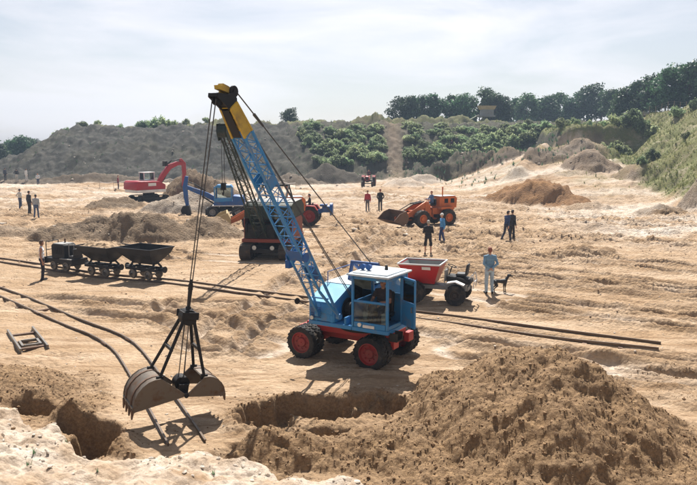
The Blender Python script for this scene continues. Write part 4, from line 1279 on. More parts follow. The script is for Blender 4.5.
# ---------------------------------------------------------------- tractors
def tractor(name, loc, ang, label, paint_m, rim_m, blue_box):
    t = thing(name, loc, ang, label, "tractor")
    MB().box((.35, 0, .78), (2.3, .34, .34)).cyl((-.65, -.6, .72), (-.65, .6, .72), .13, n=12).box((1.2, 0, .45), (.14, 1.1, .12)).build("frame", M['dark'], t)
    for sg in (-1, 1):
        wheel(t, (-.65, sg * .74, .70), (0, sg, 0), .70, .36, rim_m, ratio=.62, lugs=16)
        wheel(t, (1.2, sg * .66, .40), (0, sg, 0), .40, .22, rim_m, ratio=.6, lugs=0)
        MB().prism([(-1.25, 1.12), (-1.05, 1.42), (-.45, 1.47), (-.15, 1.22), (-.2, 1.18), (-.5, 1.40), (-1.0, 1.36), (-1.2, 1.1)], 'y', sg * .70 - .2, sg * .70 + .2).build("mudguard", paint_m, t)
    hd = MB().prism([(.05, .95), (.05, 1.42), (1.45, 1.36), (1.55, 1.2), (1.55, .85)], 'y', -.28, .28).build("bonnet", paint_m, t, bevel=.04)
    MB().box((1.556, 0, 1.1), (.02, .44, .4)).build("grille", M['dark'], hd)
    for sg in (-1, 1):
        MB().cyl((1.5, sg * .34, 1.22), (1.58, sg * .34, 1.22), .07, .08, n=12).build("headlamp", M['lamp'], hd)
    MB().cyl((.9, .12, 1.4), (.9, .12, 2.0), .04, n=10).build("exhaust_pipe", M['dark'], t)
    MB().box((-.6, 0, 1.22), (.44, .46, .1)).box((-.82, 0, 1.42), (.07, .44, .36)).build("seat", M['seat'], t, bevel=.03)
    MB().cyl((0, 0, 1.3), (-.2, 0, 1.6), .02, n=8).lathe([(.17, -.014), (.2, -.014), (.2, .014), (.17, .014)], (-.2, 0, 1.6), (-.5, 0, .85), 18).build("steering_wheel", M['dark'], t)
    if blue_box:
        m = MB().beam((-1.0, 0, .9), (-1.7, 0, 1.1), .2, .3)
        m.cyl((-1.5, 0, 1.15), (-2.05, 0, 1.15), .25, n=16); m.cyl((-2.05, 0, 1.15), (-2.25, 0, 1.15), .44, n=20); m.box((-1.6, 0, 1.42), (.5, .5, .14))
        m.build("rear_winch", M['blue_dark'], t, bevel=.015)
    return t
tx, ty = -3.35, 49.6
tr1 = tractor("tractor", (tx, ty, gz(tx, ty)), R(176), "red tractor with blue drum winch on its rear, behind the blue boom", M['red'], M['red_rim'], True)
tx2, ty2 = 2.6, 92.5
tr2 = tractor("tractor", (tx2, ty2, gz(tx2, ty2)), R(262), "small dark red tractor driving alone before the far hill", M['red'], M['red_rim'], False)

# ---------------------------------------------------------------- site dumper
dx_, dy_ = 3.30, 25.55
DA = R(160)
du = thing("site_dumper", (dx_, dy_, gz(dx_, dy_)), DA, "small site dumper with red hopper and open driver seat", "dumper")
MB().box((-.1, 0, .56), (2.2, .5, .16)).box((-.75, 0, .62), (.8, .7, .24)).build("frame", M['grey'], du, bevel=.015)
for sg in (-1, 1):
    wheel(du, (.72, sg * .66, .42), (0, sg, 0), .42, .30, M['track'], ratio=.5, lugs=16)
    wheel(du, (-.80, sg * .60, .38), (0, sg, 0), .38, .26, M['track'], ratio=.5, lugs=14)
    MB().cyl((.72, sg * .2, .42), (.72, sg * .6, .42), .08, n=10).cyl((-.8, sg * .2, .38), (-.8, sg * .55, .38), .07, n=10).build("axle", M['dark'], du)
# hopper: open-topped tapering skip
zt, zb = 1.44, .72
T = [(-.22, -.66, zt), (1.36, -.66, zt - .02), (1.36, .66, zt - .02), (-.22, .66, zt)]
B_ = [(.02, -.40, zb), (.92, -.40, zb), (.92, .40, zb), (.02, .40, zb)]
hop = MB()
for i in range(4):
    j = (i + 1) % 4
    nrm = (Vector(T[j]) - Vector(T[i])).cross(Vector(B_[i]) - Vector(T[i])).normalized()
    hop.sheet([T[i], T[j], B_[j], B_[i]], .02, nrm)
hop.sheet(B_, .02, (0, 0, -1))
ho = hop.build("hopper", M['red_dumper'], du)
m = MB()
for i in range(4):
    m.beam(T[i], T[(i + 1) % 4], .05, .05)
m.build("hopper_rim", M['white'], ho, bevel=.008)
inn = MB()
for i in range(4):
    j = (i + 1) % 4
    c0 = Vector((.5, 0, 1.0)); k = .022
    q = [Vector(p) + (Vector((c0.x, c0.y, p[2])) - Vector(p)).normalized() * .085 for p in (T[i], T[j], B_[j], B_[i])]
    nrm = (q[1] - q[0]).cross(q[3] - q[0]).normalized()
    inn.sheet([p - Vector((0, 0, .03)) if n < 2 else p for n, p in enumerate(q)], .004, nrm)
inn.build("hopper_lining", M['hopper_in'], ho)
m = MB().add([(.06, -.36, .80), (.88, -.36, .80), (.88, .36, .80), (.06, .36, .80), (.45, 0, .98)], [(0, 1, 4), (1, 2, 4), (2, 3, 4), (3, 0, 4), (3, 2, 1, 0)])
m.build("hopper_load", M['sand'], ho)
nrm = Vector((0, .94, -.34))
MB().sheet([(.12, .655, 1.36), (.44, .655, 1.36), (.44, .615, 1.25), (.12, .615, 1.25)], .012, (0, .94, -.34)).build("white_plate", M['white'], ho)
MB().prism([(-.42, .74), (-.42, 1.02), (-.9, .98), (-1.28, .90), (-1.3, .74)], 'y', -.33, .33).build("engine_cover", M['dark'], du, bevel=.03)
MB().prism([(-.5, .84), (-.8, .90), (-1.12, .78), (-1.10, .75), (-.8, .86), (-.5, .80)], 'y', .42, .72).build("mudguard", M['white'], du)
MB().prism([(-.5, .84), (-.8, .90), (-1.12, .78), (-1.10, .75), (-.8, .86), (-.5, .80)], 'y', -.72, -.42).build("mudguard", M['white'], du)
MB().box((-.92, 0, 1.06), (.40, .42, .10)).box((-1.12, 0, 1.27), (.08, .40, .38), Matrix.Rotation(-.15, 3, 'Y')).build("seat", M['seat'], du, bevel=.03)
MB().cyl((-.42, 0, .95), (-.55, 0, 1.34), .022, n=8).lathe([(.15, -.013), (.175, -.013), (.175, .013), (.15, .013)], (-.55, 0, 1.35), (-.35, 0, .93), 20).build("steering_wheel", M['dark'], du)
m = MB()
for sg in (-1, 1):
    m.tube([(-.32, sg * .25, .7), (-.34, sg * .25, 1.18), (-.36, sg * .12, 1.28)], .02)
m.box((-.34, 0, 1.0), (.05, .5, .4))
m.build("control_stand", M['grey'], du)
m = MB()
for sg in (-1, 1): m.tube([(-1.22, sg * .28, .95), (-1.36, sg * .28, 1.12), (-1.42, sg * .28, .85), (-1.38, sg * .28, .60)], .02)
m.cyl((-1.42, -.28, .85), (-1.42, .28, .85), .02, n=8)
m.build("rear_guard", M['white'], du)
MB().cyl((.35, -.25, .62), (.62, -.25, .78), .05, n=10).build("tipping_ram", M['dark'], du)

# ---------------------------------------------------------------- narrow gauge railway
def smooth_path(pts, step=.5):
    P = [Vector((p[0], p[1], 0)) for p in pts]
    P = [P[0] * 2 - P[1]] + P + [P[-1] * 2 - P[-2]]
    out = []
    for i in range(1, len(P) - 2):
        n = max(2, int((P[i + 1] - P[i]).length / step))
        for k in range(n):
            t = k / n
            a, b, c, d = P[i - 1], P[i], P[i + 1], P[i + 2]
            out.append(.5 * ((2 * b) + (c - a) * t + (2 * a - 5 * b + 4 * c - d) * t * t + (3 * b - a - 3 * c + d) * t ** 3))
    out.append(P[-2])
    return out

def rail_mesh(path, h=.095, off=0.0):
    prof = [(-.034, 0), (.034, 0), (.034, .012), (.008, .020), (.008, h - .030), (.020, h - .026), (.020, h), (-.020, h), (-.020, h - .026), (-.008, h - .030), (-.008, .020), (-.034, .012)]
    n = len(prof)
    zz = terrain(np.array([p.x for p in path]), np.array([p.y for p in path]))[0]
    k = np.ones(7) / 7
    zs = np.convolve(np.pad(zz, 3, mode='edge'), k, mode='valid')
    vs, fs = [], []
    for i, p in enumerate(path):
        a = path[max(0, i - 1)]; b = path[min(len(path) - 1, i + 1)]
        d = (b - a).normalized(); s = Vector((d.y, -d.x, 0))
        for (u_, v_) in prof:
            q = p + s * u_
            vs.append((q.x, q.y, zs[i] - .015 + v_ + off))
    for i in range(len(path) - 1):
        for j in range(n):
            l = (j + 1) % n
            fs.append((i * n + j, i * n + l, (i + 1) * n + l, (i + 1) * n + j))
    fs.append(tuple(range(n))); fs.append(tuple(range((len(path) - 1) * n, len(path) * n)))
    m = MB(); m.add(vs, fs)
    return m

def rail_track(label, pa, pb, name="railway_track"):
    t = tag(empty(name, (0, 0, 0)), label, "railway track")
    for pth in (pa, pb):
        ro = rail_mesh(pth).build("rail", M['rail'], t, smooth=25)
        acc = 0
        for i in range(1, len(pth)):
            acc += (pth[i] - pth[i - 1]).length
            if acc > 5.0 and i < len(pth) - 2:
                acc = 0
                d = (pth[i] - pth[i - 1]).normalized(); s = Vector((d.y, -d.x, 0))
                z = gz(pth[i].x, pth[i].y)
                MB().beam(pth[i] - d * .2 + s * .03 + Vector((0, 0, z + .045)), pth[i] + d * .2 + s * .03 + Vector((0, 0, z + .045)), .025, .05).build("fishplate", M['rust'], ro)
    # steel sleepers, mostly buried: only the odd one shows
    L_ = len(pa)
    acc = 0
    for i in range(1, L_ - 1):
        acc += (pa[i] - pa[i - 1]).length
        if acc > .75:
            acc = 0
            q = pa[i]; w = min(pb, key=lambda v: (v - q).length)
            e = (q - w).normalized()
            z = (gz(q.x, q.y) + gz(w.x, w.y)) / 2
            MB().beam(w - e * .16 + Vector((0, 0, z - .05 + .012 * random.random())), q + e * .16 + Vector((0, 0, z - .05 + .012 * random.random())), .13, .05).build("sleeper", M['rust'], t)
    return t

GAUGE = .66
nm = Vector((-_dm.y, _dm.x, 0)) * (GAUGE / 2)
nseg = 110
mainL = [Vector((MAIN_A[0], MAIN_A[1], 0)).lerp(Vector((MAIN_B[0], MAIN_B[1], 0)), i / nseg) for i in range(nseg + 1)]
rail_track("long straight narrow gauge track carrying the wagons past the cranes", [p + nm for p in mainL], [p - nm for p in mainL])
rail_track("curved narrow gauge branch track ending below the hanging grab", smooth_path(BR_UP), smooth_path(BR_LO))

def on_main(x):
    t = (x - MAIN_A[0]) / _dm.x
    return Vector((x, MAIN_A[1] + _dm.y * t, 0))
MA = math.atan2(_dm.y, _dm.x)
def rail_wheelset(parent, x, r=.20):
    a = MB()
    a.cyl((x, -.5, r), (x, .5, r), .035, n=10)
    for sg in (-1, 1):
        a.lathe([(.03, -.05), (r + .025, -.05), (r + .025, -.03), (r, -.025), (r - .01, .04), (r * .75, .04), (r * .7, .015), (.06, .03), (.03, .05)], (x, sg * .33, r), (0, sg, 0), 22)
    return a.build("wheelset", M['steel'], parent)

def skip_wagon(x, label, load):
    p = on_main(x); z = gz(p.x, p.y) + .10
    t = thing("skip_wagon", (p.x, p.y, z), MA, label, "wagon", "tipping wagons coupled behind the locomotive")
    m = MB()
    for sg in (-1, 1):
        m.box((0, sg * .30, .42), (1.75, .07, .12))
    for xx in (-.84, -.3, .3, .84): m.box((xx, 0, .42), (.08, .54, .10))
    for sg in (-1, 1):
        m.box((sg * .98, 0, .44), (.22, .30, .12)); m.cyl((sg * 1.08, 0, .44), (sg * 1.12, 0, .44), .14, n=14)
    m.build("underframe", M['wagon'], t, bevel=.008)
    for xx in (-.45, .45):
        rail_wheelset(t, xx)
    m = MB()
    for sg in (-1, 1):
        m.beam((sg * .62, -.30, .48), (sg * .62, .0, .78), .06, .07); m.beam((sg * .62, .30, .48), (sg * .62, .0, .78), .06, .07); m.box((sg * .62, 0, .76), (.09, .5, .06))
    m.build("cradle", M['wagon'], t)
    # V-shaped tub with sloping ends
    zt, zb = 1.34, .64
    T = [(-1.0, -.72, zt), (1.0, -.72, zt), (1.0, .72, zt), (-1.0, .72, zt)]
    Md = [(-.88, -.62, 1.08), (.88, -.62, 1.08), (.88, .62, 1.08), (-.88, .62, 1.08)]
    Bt = [(-.58, -.14, zb), (.58, -.14, zb), (.58, .14, zb), (-.58, .14, zb)]
    tub = MB()
    for (P, Q) in ((T, Md), (Md, Bt)):
        for i in range(4):
            j = (i + 1) % 4
            n_ = (Vector(P[j]) - Vector(P[i])).cross(Vector(Q[i]) - Vector(P[i])).normalized()
            tub.sheet([P[i], P[j], Q[j], Q[i]], .014, n_)
    tub.sheet(Bt, .014, (0, 0, -1))
    tb = tub.build("tub", M['wagon'], t)
    m = MB()
    for i in range(4): m.beam(T[i], T[(i + 1) % 4], .05, .04)
    m.build("tub_rim", M['wagon'], tb, bevel=.006)
    if load:
        rs = np.random.RandomState(3)
        nx, ny = 17, 13
        vs = []
        for j in range(ny):
            for i in range(nx):
                u, v = -1 + 2 * i / (nx - 1), -1 + 2 * j / (ny - 1)
                edge = min(1 - abs(u), 1 - abs(v))
                vs.append((u * .95, v * .67, 1.26 + .20 * min(1, edge * 2.2) + .03 * rs.randn() * (edge > .05)))
        fs = [(j * nx + i, j * nx + i + 1, (j + 1) * nx + i + 1, (j + 1) * nx + i) for j in range(ny - 1) for i in range(nx - 1)]
        m = MB(); m.add(vs, fs); m.build("sand_load", M['sand'], tb, smooth=0)
    return t
skip_wagon(-10.95, "black tipping wagon heaped with sand, coupled next to the locomotive", True)
skip_wagon(-8.72, "empty black tipping wagon at the tail of the little train", False)
p = on_main(-13.15); z = gz(p.x, p.y) + .10
lc = thing("narrow_gauge_locomotive", (p.x, p.y, z), MA, "small dark open narrow gauge locomotive at the head of the wagons", "locomotive")
MB().box((0, 0, .42), (1.75, .72, .22)).box((.92, 0, .42), (.1, .9, .3)).box((-.92, 0, .42), (.1, .9, .3)).build("frame", M['wagon'], lc, bevel=.012)
for xx in (-.42, .42): rail_wheelset(lc, xx)
hb = MB().prism([(-.52, .535), (-.52, 1.12), (-.44, 1.20), (.28, 1.20), (.36, 1.12), (.36, .535)], 'y', -.34, .34).build("bonnet", M['wagon'], lc, bevel=.02)
MB().sheet([(-.42, -.30, 1.205), (.26, -.30, 1.205), (.26, .30, 1.205), (-.42, .30, 1.205)], .02, (0, 0, 1)).build("bonnet_lid", M['grey'], hb)
for k in range(5): MB().box((-.35 + k * .13, -.347, .9), (.05, .012, .32)).build("louvre", M['dark'], hb)
MB().cyl((-.15, .15, 1.2), (-.15, .15, 1.42), .04, n=10).build("exhaust_pipe", M['rust'], lc)
MB().box((.70, 0, .62), (.34, .56, .16)).box((.84, 0, .86), (.07, .5, .34)).build("seat", M['seat'], lc, bevel=.02)
MB().tube([(.44, -.15, .6), (.46, -.15, 1.25)], .018).tube([(.46, .15, .6), (.42, .15, 1.15)], .018).lathe([(.11, -.012), (.135, -.012), (.135, .012), (.11, .012)], (.45, .0, 1.16), (0, 0, 1), 16).build("control_levers", M['grey'], lc)
m = MB()
for yy in (-.34, .34): m.tube([(-.86, yy, .5), (-.86, yy, 1.28)], .02)
m.tube([(-.86, -.34, 1.28), (-.86, .34, 1.28)], .02); m.tube([(-.86, -.34, .9), (-.86, .34, .9)], .02)
m.build("front_rail", M['dark'], lc)
MB().box((.55, -.40, .56), (.8, .12, .03)).build("footboard", M['grey'], lc)

# steel frame lying by the branch track
fx, fy = -9.68, 20.45
fr = thing("steel_frame", (fx, fy, gz(fx, fy)), math.atan2(-2.1, 1.38), "rectangular rail frame lying flat on the sand beside the curved track", "frame")
for sg in (-1, 1):
    MB().box((0, sg * .36, .10), (2.5, .06, .10)).box((0, sg * .36, .04), (2.5, .10, .02)).build("side_rail", M['steel'], fr, bevel=.006)
for xx in (-.75, .15, .95):
    MB().box((xx, 0, .055), (.12, .66, .05)).build("cross_bar", M['rust'], fr, bevel=.006)
m = MB()
for yy in (-.24, .24): m.box((.55, yy, .10), (.62, .07, .06))
for xx in (.25, .85): m.box((xx, 0, .11), (.07, .41, .06))
m.build("inner_frame", M['steel'], fr, bevel=.006)
# ---------------------------------------------------------------- people and the dog
def capsule_mesh(mb, p0, p1, r0, r1, n=10):
    p0, p1 = Vector(p0), Vector(p1)
    a = p1 - p0
    L_ = a.length
    a = a / L_ if L_ > 1e-6 else Vector((0, 0, 1))
    s = a.orthogonal().normalized(); u = a.cross(s)
    rings = []
    for k in (-80, -50, -20): rings.append((p0 + a * r0 * math.sin(R(k)), r0 * math.cos(R(k))))
    rings += [(p0, r0), (p1, r1)]
    for k in (20, 50, 80): rings.append((p1 + a * r1 * math.sin(R(k)), r1 * math.cos(R(k))))
    vs, fs = [], []
    for c, r in rings:
        for i in range(n):
            t = 2 * math.pi * i / n
            vs.append(c + s * (r * math.cos(t)) + u * (r * math.sin(t)))
    for j in range(len(rings) - 1):
        for i in range(n):
            fs.append((j * n + i, j * n + (i + 1) % n, (j + 1) * n + (i + 1) % n, (j + 1) * n + i))
    fs.append(tuple(range(n - 1, -1, -1))); fs.append(tuple(range((len(rings) - 1) * n, len(rings) * n)))
    mb.add(vs, fs)

def fuse(name, caps, mats, voxel, smooth_it=2):
    """caps: (p0, p1, r0, r1, region); fused into one continuous skin, coloured by region"""
    mb = MB()
    for c in caps: capsule_mesh(mb, *c[:4])
    me = bpy.data.meshes.new(name + "_raw")
    me.from_pydata([tuple(v) for v in mb.v], [], mb.f)
    o = bpy.data.objects.new(name, me)
    col.objects.link(o)
    rm = o.modifiers.new("r", 'REMESH'); rm.mode = 'VOXEL'; rm.voxel_size = voxel
    sm = o.modifiers.new("s", 'SMOOTH'); sm.factor = .5; sm.iterations = smooth_it
    dg = bpy.context.evaluated_depsgraph_get()
    ev = o.evaluated_get(dg)
    nm_ = bpy.data.meshes.new_from_object(ev)
    o.modifiers.clear()
    o.data = nm_
    bpy.data.meshes.remove(me)
    nm_.name = name
    n = len(nm_.polygons)
    c = np.zeros(n * 3); nm_.polygons.foreach_get("center", c); c = c.reshape(-1, 3)
    regs = sorted(set(k[4] for k in caps))
    best = np.full(n, 1e9); lab = np.zeros(n, int)
    for (p0, p1, r0, r1, rg) in caps:
        p0, p1 = np.array(p0), np.array(p1)
        d = p1 - p0; L2 = max(d @ d, 1e-9)
        t = np.clip(((c - p0) @ d) / L2, 0, 1)
        ds = np.linalg.norm(c - p0 - t[:, None] * d, axis=1) - (r0 + (r1 - r0) * t)
        k = ds < best
        best[k] = ds[k]; lab[k] = regs.index(rg)
    nm_.materials.clear()
    for rg in regs: nm_.materials.append(mats[rg])
    nm_.polygons.foreach_set("material_index", lab.astype(np.int32))
    nm_.shade_smooth()
    return o

_cloth = {}
def cloth(c):
    if c not in _cloth:
        _cloth[c] = plain("cloth_%d" % len(_cloth), c, .85, .22, 7)
    return _cloth[c]
SKIN = plain("skin", (.50, .28, .19), .6, .12, 8)
SKIN2 = plain("tanned_skin", (.36, .18, .115), .6, .12, 8)
HAIR = {'dark': plain("dark_hair", (.025, .018, .014), .7), 'grey': plain("grey_hair", (.33, .31, .28), .8), 'brown': plain("brown_hair", (.09, .05, .03), .75), 'cap': plain("white_cap", (.7, .7, .68), .8), 'red': plain("reddish_hair", (.22, .07, .04), .75)}
EYE = plain("eye", (.02, .018, .016), .3)

def person(loc, face, pose, shirt, legs, label, hair='dark', height=1.75, shoes=(.03, .026, .024), short_sleeve=False, shorts=False, bare=False, group=None, voxel=.02, skin=None, carry=None):
    """face: heading in degrees (0 = +X). Local axes: +Y forward, +X to the right."""
    P = dict(stride=.0, spread=.085, arms='down', lean=0.0, turn=0.0, sit=False)
    P.update(pose)
    C = []
    def add(a, b, r0, r1, rg): C.append((tuple(a), tuple(b), r0, r1, rg))
    ln = P['lean']
    V = lambda x, y, z: (x, y + ln * max(0, z - .9), z)
    hz = .93
    # legs
    for sg in (-1, 1):
        hx = sg * .09
        if P['sit']:
            kn = (sg * .13, .42, hz + .02); an = (sg * .14, .50, hz - .40)
        else:
            st = P['stride'] * sg
            kn = (sg * (P['spread'] + .01), st * .5 + .03 + (.05 if st < 0 else 0), .50)
            an = (sg * (P['spread'] + .015), st - (.02 if st >= 0 else 0), .085 + (.05 if st < -.1 else 0))
        lg = 'legs'
        add((hx, 0, hz), kn, .093, .066, lg)
        if shorts:
            add((kn[0], kn[1], kn[2] + .10), (kn[0], kn[1], kn[2] - .01), .083, .088, lg)
            add(kn, an, .054, .036, 'skin')
            add((kn[0], kn[1] - .025, kn[2] - .12), (kn[0], kn[1] - .02, kn[2] - .16), .055, .05, 'skin')
        else:
            add(kn, an, .070, .058, lg)
        toe = (an[0] + sg * .03, an[1] + .17, an[2] - .045); heel = (an[0], an[1] - .05, an[2] - .035)
        add(heel, toe, .043, .038, 'shoes')
    # trunk
    add((-.075, 0, hz), (.075, 0, hz), .112, .112, 'legs')
    add((-.06, -.01, hz + .0), (.06, -.01, hz + .0), .118, .118, 'legs')
    tp = 'shirt'
    add(V(-.075, 0, 1.04), V(.075, 0, 1.04), .105, .105, tp)
    add(V(-.085, .005, 1.18), V(.085, .005, 1.18), .108, .108, tp)
    add(V(-.11, .005, 1.32), V(.11, .005, 1.32), .108, .108, tp)
    add(V(-.15, 0, 1.415), V(.15, 0, 1.415), .07, .07, 'skin' if bare and False else tp)
    add(V(-.07, 0, 1.45), V(.07, 0, 1.45), .06, .06, tp)
    # neck and head
    add(V(0, .0, 1.46), V(0, .02, 1.58), .055, .05, 'skin')
    hd = Vector(V(0, .03, 1.64))
    tr = P['turn']
    fx_, fy_ = math.sin(R(tr)), math.cos(R(tr))
    rx_, ry_ = fy_, -fx_
    def hp(r, f, u): return (hd.x + rx_ * r + fx_ * f, hd.y + ry_ * r + fy_ * f, hd.z + u)
    add(hp(0, -.005, .03), hp(0, .0, .045), .083, .082, 'skin')
    add(hp(0, .03, -.035), hp(0, .035, -.06), .062, .050, 'skin')
    add(hp(0, .095, .0), hp(0, .105, -.022), .012, .016, 'skin')
    for sg in (-1, 1):
        add(hp(sg * .084, -.005, .02), hp(sg * .086, -.01, -.02), .016, .013, 'skin')
        add(hp(sg * .033, .079, .018), hp(sg * .034, .079, .018), .012, .012, 'eye')
    add(hp(-.018, .083, -.052), hp(.018, .083, -.052), .008, .008, 'mouth')
    if hair == 'cap':
        add(hp(0, -.01, .065), hp(0, .01, .070), .090, .088, 'hair'); add(hp(-.03, .10, .05), hp(.03, .10, .05), .022, .022, 'hair'); add(hp(0, -.05, -.01), hp(0, -.05, .02), .06, .06, 'hair2')
    else:
        add(hp(0, -.02, .055), hp(0, .015, .075), .086, .075, 'hair'); add(hp(0, -.042, .0), hp(0, -.045, .03), .07, .07, 'hair')
    # arms
    sl = 'skin' if short_sleeve else tp
    for sg in (-1, 1):
        sh = Vector(V(sg * .195, 0, 1.415))
        mode = P['arms'] if isinstance(P['arms'], str) else P['arms'][0 if sg < 0 else 1]
        if mode == 'down': el = sh + Vector((sg * .05, -.03, -.29)); wr = el + Vector((sg * .01, .06, -.25))
        elif mode == 'hip': el = sh + Vector((sg * .17, -.08, -.24)); wr = Vector(V(sg * .17, .05, 1.03))
        elif mode == 'back': el = sh + Vector((sg * .07, -.13, -.25)); wr = Vector(V(sg * .04, -.15, 1.0))
        elif mode == 'pocket': el = sh + Vector((sg * .09, -.09, -.27)); wr = Vector(V(sg * .17, .02, .97))
        elif mode == 'front': el = sh + Vector((sg * .06, .03, -.28)); wr = Vector(V(sg * .06, .20, 1.16))
        elif mode == 'cross': el = sh + Vector((sg * .05, .06, -.27)); wr = Vector(V(-sg * .10, .16, 1.20))
        elif mode == 'swing': el = sh + Vector((sg * .05, -.10 * sg, -.27)); wr = el + Vector((0, .08 - .10 * sg, -.24))
        elif mode == 'wheel': el = sh + Vector((sg * .07, .14, -.24)); wr = Vector(V(sg * .13, .42, 1.20))
        elif mode == 'camera': el = sh + Vector((sg * .10, .12, -.20)); wr = Vector(V(sg * .06, .20, 1.56))
        add(V(sg * .15, 0, 1.41), sh, .068, .062, 'skin' if bare else tp)
        if short_sleeve and not bare:
            add(sh, sh.lerp(el, .55), .060, .060, tp)
        add(sh, el, .052, .043, 'skin' if (bare or short_sleeve) else tp)
        add(el, wr, .043, .030, sl)
        if not short_sleeve: add(el, el.lerp(wr, .9), .048, .042, tp)
        fd = (wr - el).normalized()
        if mode == 'wheel': fd = Vector((0, .8, -.5)).normalized()
        sd = Vector((sg, 0, 0)).cross(fd)
        sd = sd.normalized() if sd.length > .1 else Vector((0, 1, 0))
        pm = wr + fd * .085
        add(wr, pm, .030, .036, 'skin')
        add(pm - sd * .018, pm + sd * .018, .030, .030, 'skin')
        for j, (o_, ln_) in enumerate(((-.033, .062), (-.011, .078), (.011, .082), (.033, .072))):
            q = pm + sd * o_ + fd * .02
            q1 = q + fd * ln_ * .6; q2 = q1 + (fd - Vector((sg * .6, 0, 0))).normalized() * ln_ * .45
            add(q, q1, .0105, .010, 'skin'); add(q1, q2, .010, .009, 'skin')
        q = wr + fd * .04 + sd * .03
        add(q, q + sd * .03 + fd * .045, .012, .010, 'skin')
    sc = height / 1.75
    C = [(tuple(Vector(a) * sc), tuple(Vector(b) * sc), r0 * sc, r1 * sc, rg) for (a, b, r0, r1, rg) in C]
    sk = skin or SKIN
    mats = {'skin': sk, 'shirt': cloth(shirt), 'legs': cloth(legs), 'shoes': cloth(shoes), 'hair': HAIR[hair], 'hair2': HAIR['dark'], 'eye': EYE, 'mouth': SKIN2}
    o = fuse("person", C, mats, voxel)
    o.location = loc
    o.rotation_euler = (0, 0, R(face - 90))
    tag(o, label, "person", group)
    return o

def stand(x, y): return (x, y, gz(x, y) - .005)

FG = .013
# man in the crane cab: his seat height puts the hips at about 1.55 m
pw = crane_world(.56, 1.24, 0)
person((pw.x, pw.y, crane_z + 1.60 - .93), 239, dict(sit=True, arms='wheel', turn=12), (.045, .03, .03), (.04, .045, .07), "crane driver in dark clothes sitting in the blue cab", 'dark', short_sleeve=True, voxel=FG, skin=SKIN2)
person(stand(-13.29, 29.92), 20, dict(arms=('down', 'down'), turn=-40, spread=.10), (.72, .72, .74), (.022, .022, .035), "man in white vest and dark trousers watching beside the little train", 'brown', bare=True, short_sleeve=True, voxel=FG, skin=SKIN2)
person(stand(5.47, 26.7), 95, dict(arms='back', turn=-5, spread=.10), (.17, .30, .42), (.36, .47, .56), "man in denim jacket and pale jeans standing with a black dog", 'red', voxel=FG, height=1.8)
person(stand(4.19, 36.45), 85, dict(arms='front', spread=.13), (.018, .017, .02), (.02, .02, .024), "man in black top and black knee shorts, hands held before him", 'grey', shorts=True, voxel=FG, height=1.78)
person(stand(5.41, 40.08), 200, dict(arms=('down', 'pocket'), stride=.12), (.07, .26, .55), (.035, .06, .16), "person in bright blue shirt and white cap near the wheel loader", 'cap', voxel=.016)
person(stand(9.3, 40.9), 30, dict(arms='swing', stride=.26, lean=.10), (.03, .055, .14), (.03, .035, .06), "person in navy jacket striding beside a companion in black", 'dark', voxel=.016)
person(stand(9.85, 41.9), 40, dict(arms='down', stride=.06), (.03, .03, .035), (.025, .025, .03), "taller person in black walking next to one in navy jacket", 'dark', voxel=.016, height=1.82)
person(stand(1.6, 58.5), 250, dict(arms='down', stride=.05), (.36, .03, .05), (.10, .09, .10), "person in red top on the open floor beside one in black", 'brown', voxel=.022, shoes=(.5, .48, .46))
person(stand(2.65, 58.3), 100, dict(arms='pocket'), (.02, .02, .022), (.022, .022, .026), "person dressed all in black next to one in red top", 'red', voxel=.022, height=1.82)
person(stand(-28.3, 60.2), 60, dict(arms='hip'), (.55, .53, .48), (.05, .07, .13), "person in pale shirt and dark jeans facing the red excavator", 'dark', voxel=.022)
person(stand(-24.6, 53.8), 60, dict(arms='down'), (.03, .03, .04), (.035, .035, .045), "person with dark hair in black just behind one in grey jacket", 'dark', voxel=.022)
person(stand(-23.2, 51.8), 100, dict(arms='swing', stride=.20, lean=.06), (.36, .37, .38), (.07, .10, .18), "person in grey jacket and blue jeans walking across the sand", 'dark', voxel=.022)
person(stand(-48.4, 99.0), 80, dict(arms='down'), (.05, .055, .08), (.04, .04, .05), "far person in dark blue near the foot of the grey hill", 'dark', voxel=.03)
person(stand(-46.3, 98.0), 100, dict(arms='hip'), (.02, .02, .024), (.4, .38, .35), "far person in black top and pale trousers below the grey hill", 'dark', voxel=.03)
person(stand(-45.2, 98.5), 60, dict(arms='down', stride=.1), (.72, .70, .68), (.62, .60, .58), "far person dressed in white below the grey hill", 'brown', voxel=.03)
person(stand(-42.0, 94.9), 300, dict(arms='front', stride=.15), (.55, .56, .58), (.05, .06, .10), "far person in light shirt and dark trousers before the berm", 'dark', voxel=.03)
person(stand(-27.4, 83.4), 10, dict(arms='down'), (.20, .03, .05), (.05, .04, .07), "person in dark red standing behind the red excavator", 'brown', voxel=.026)
person(stand(17.2, 112.5), 250, dict(arms='down'), (.05, .05, .06), (.04, .04, .05), "distant walker in black behind the weedy grey heap", 'dark', voxel=.03, group="distant walkers behind the heap")
person(stand(16.3, 111.5), 250, dict(arms='down', stride=.1), (.06, .03, .04), (.04, .04, .06), "distant walker in dark maroon behind the weedy grey heap", 'dark', voxel=.03, group="distant walkers behind the heap")
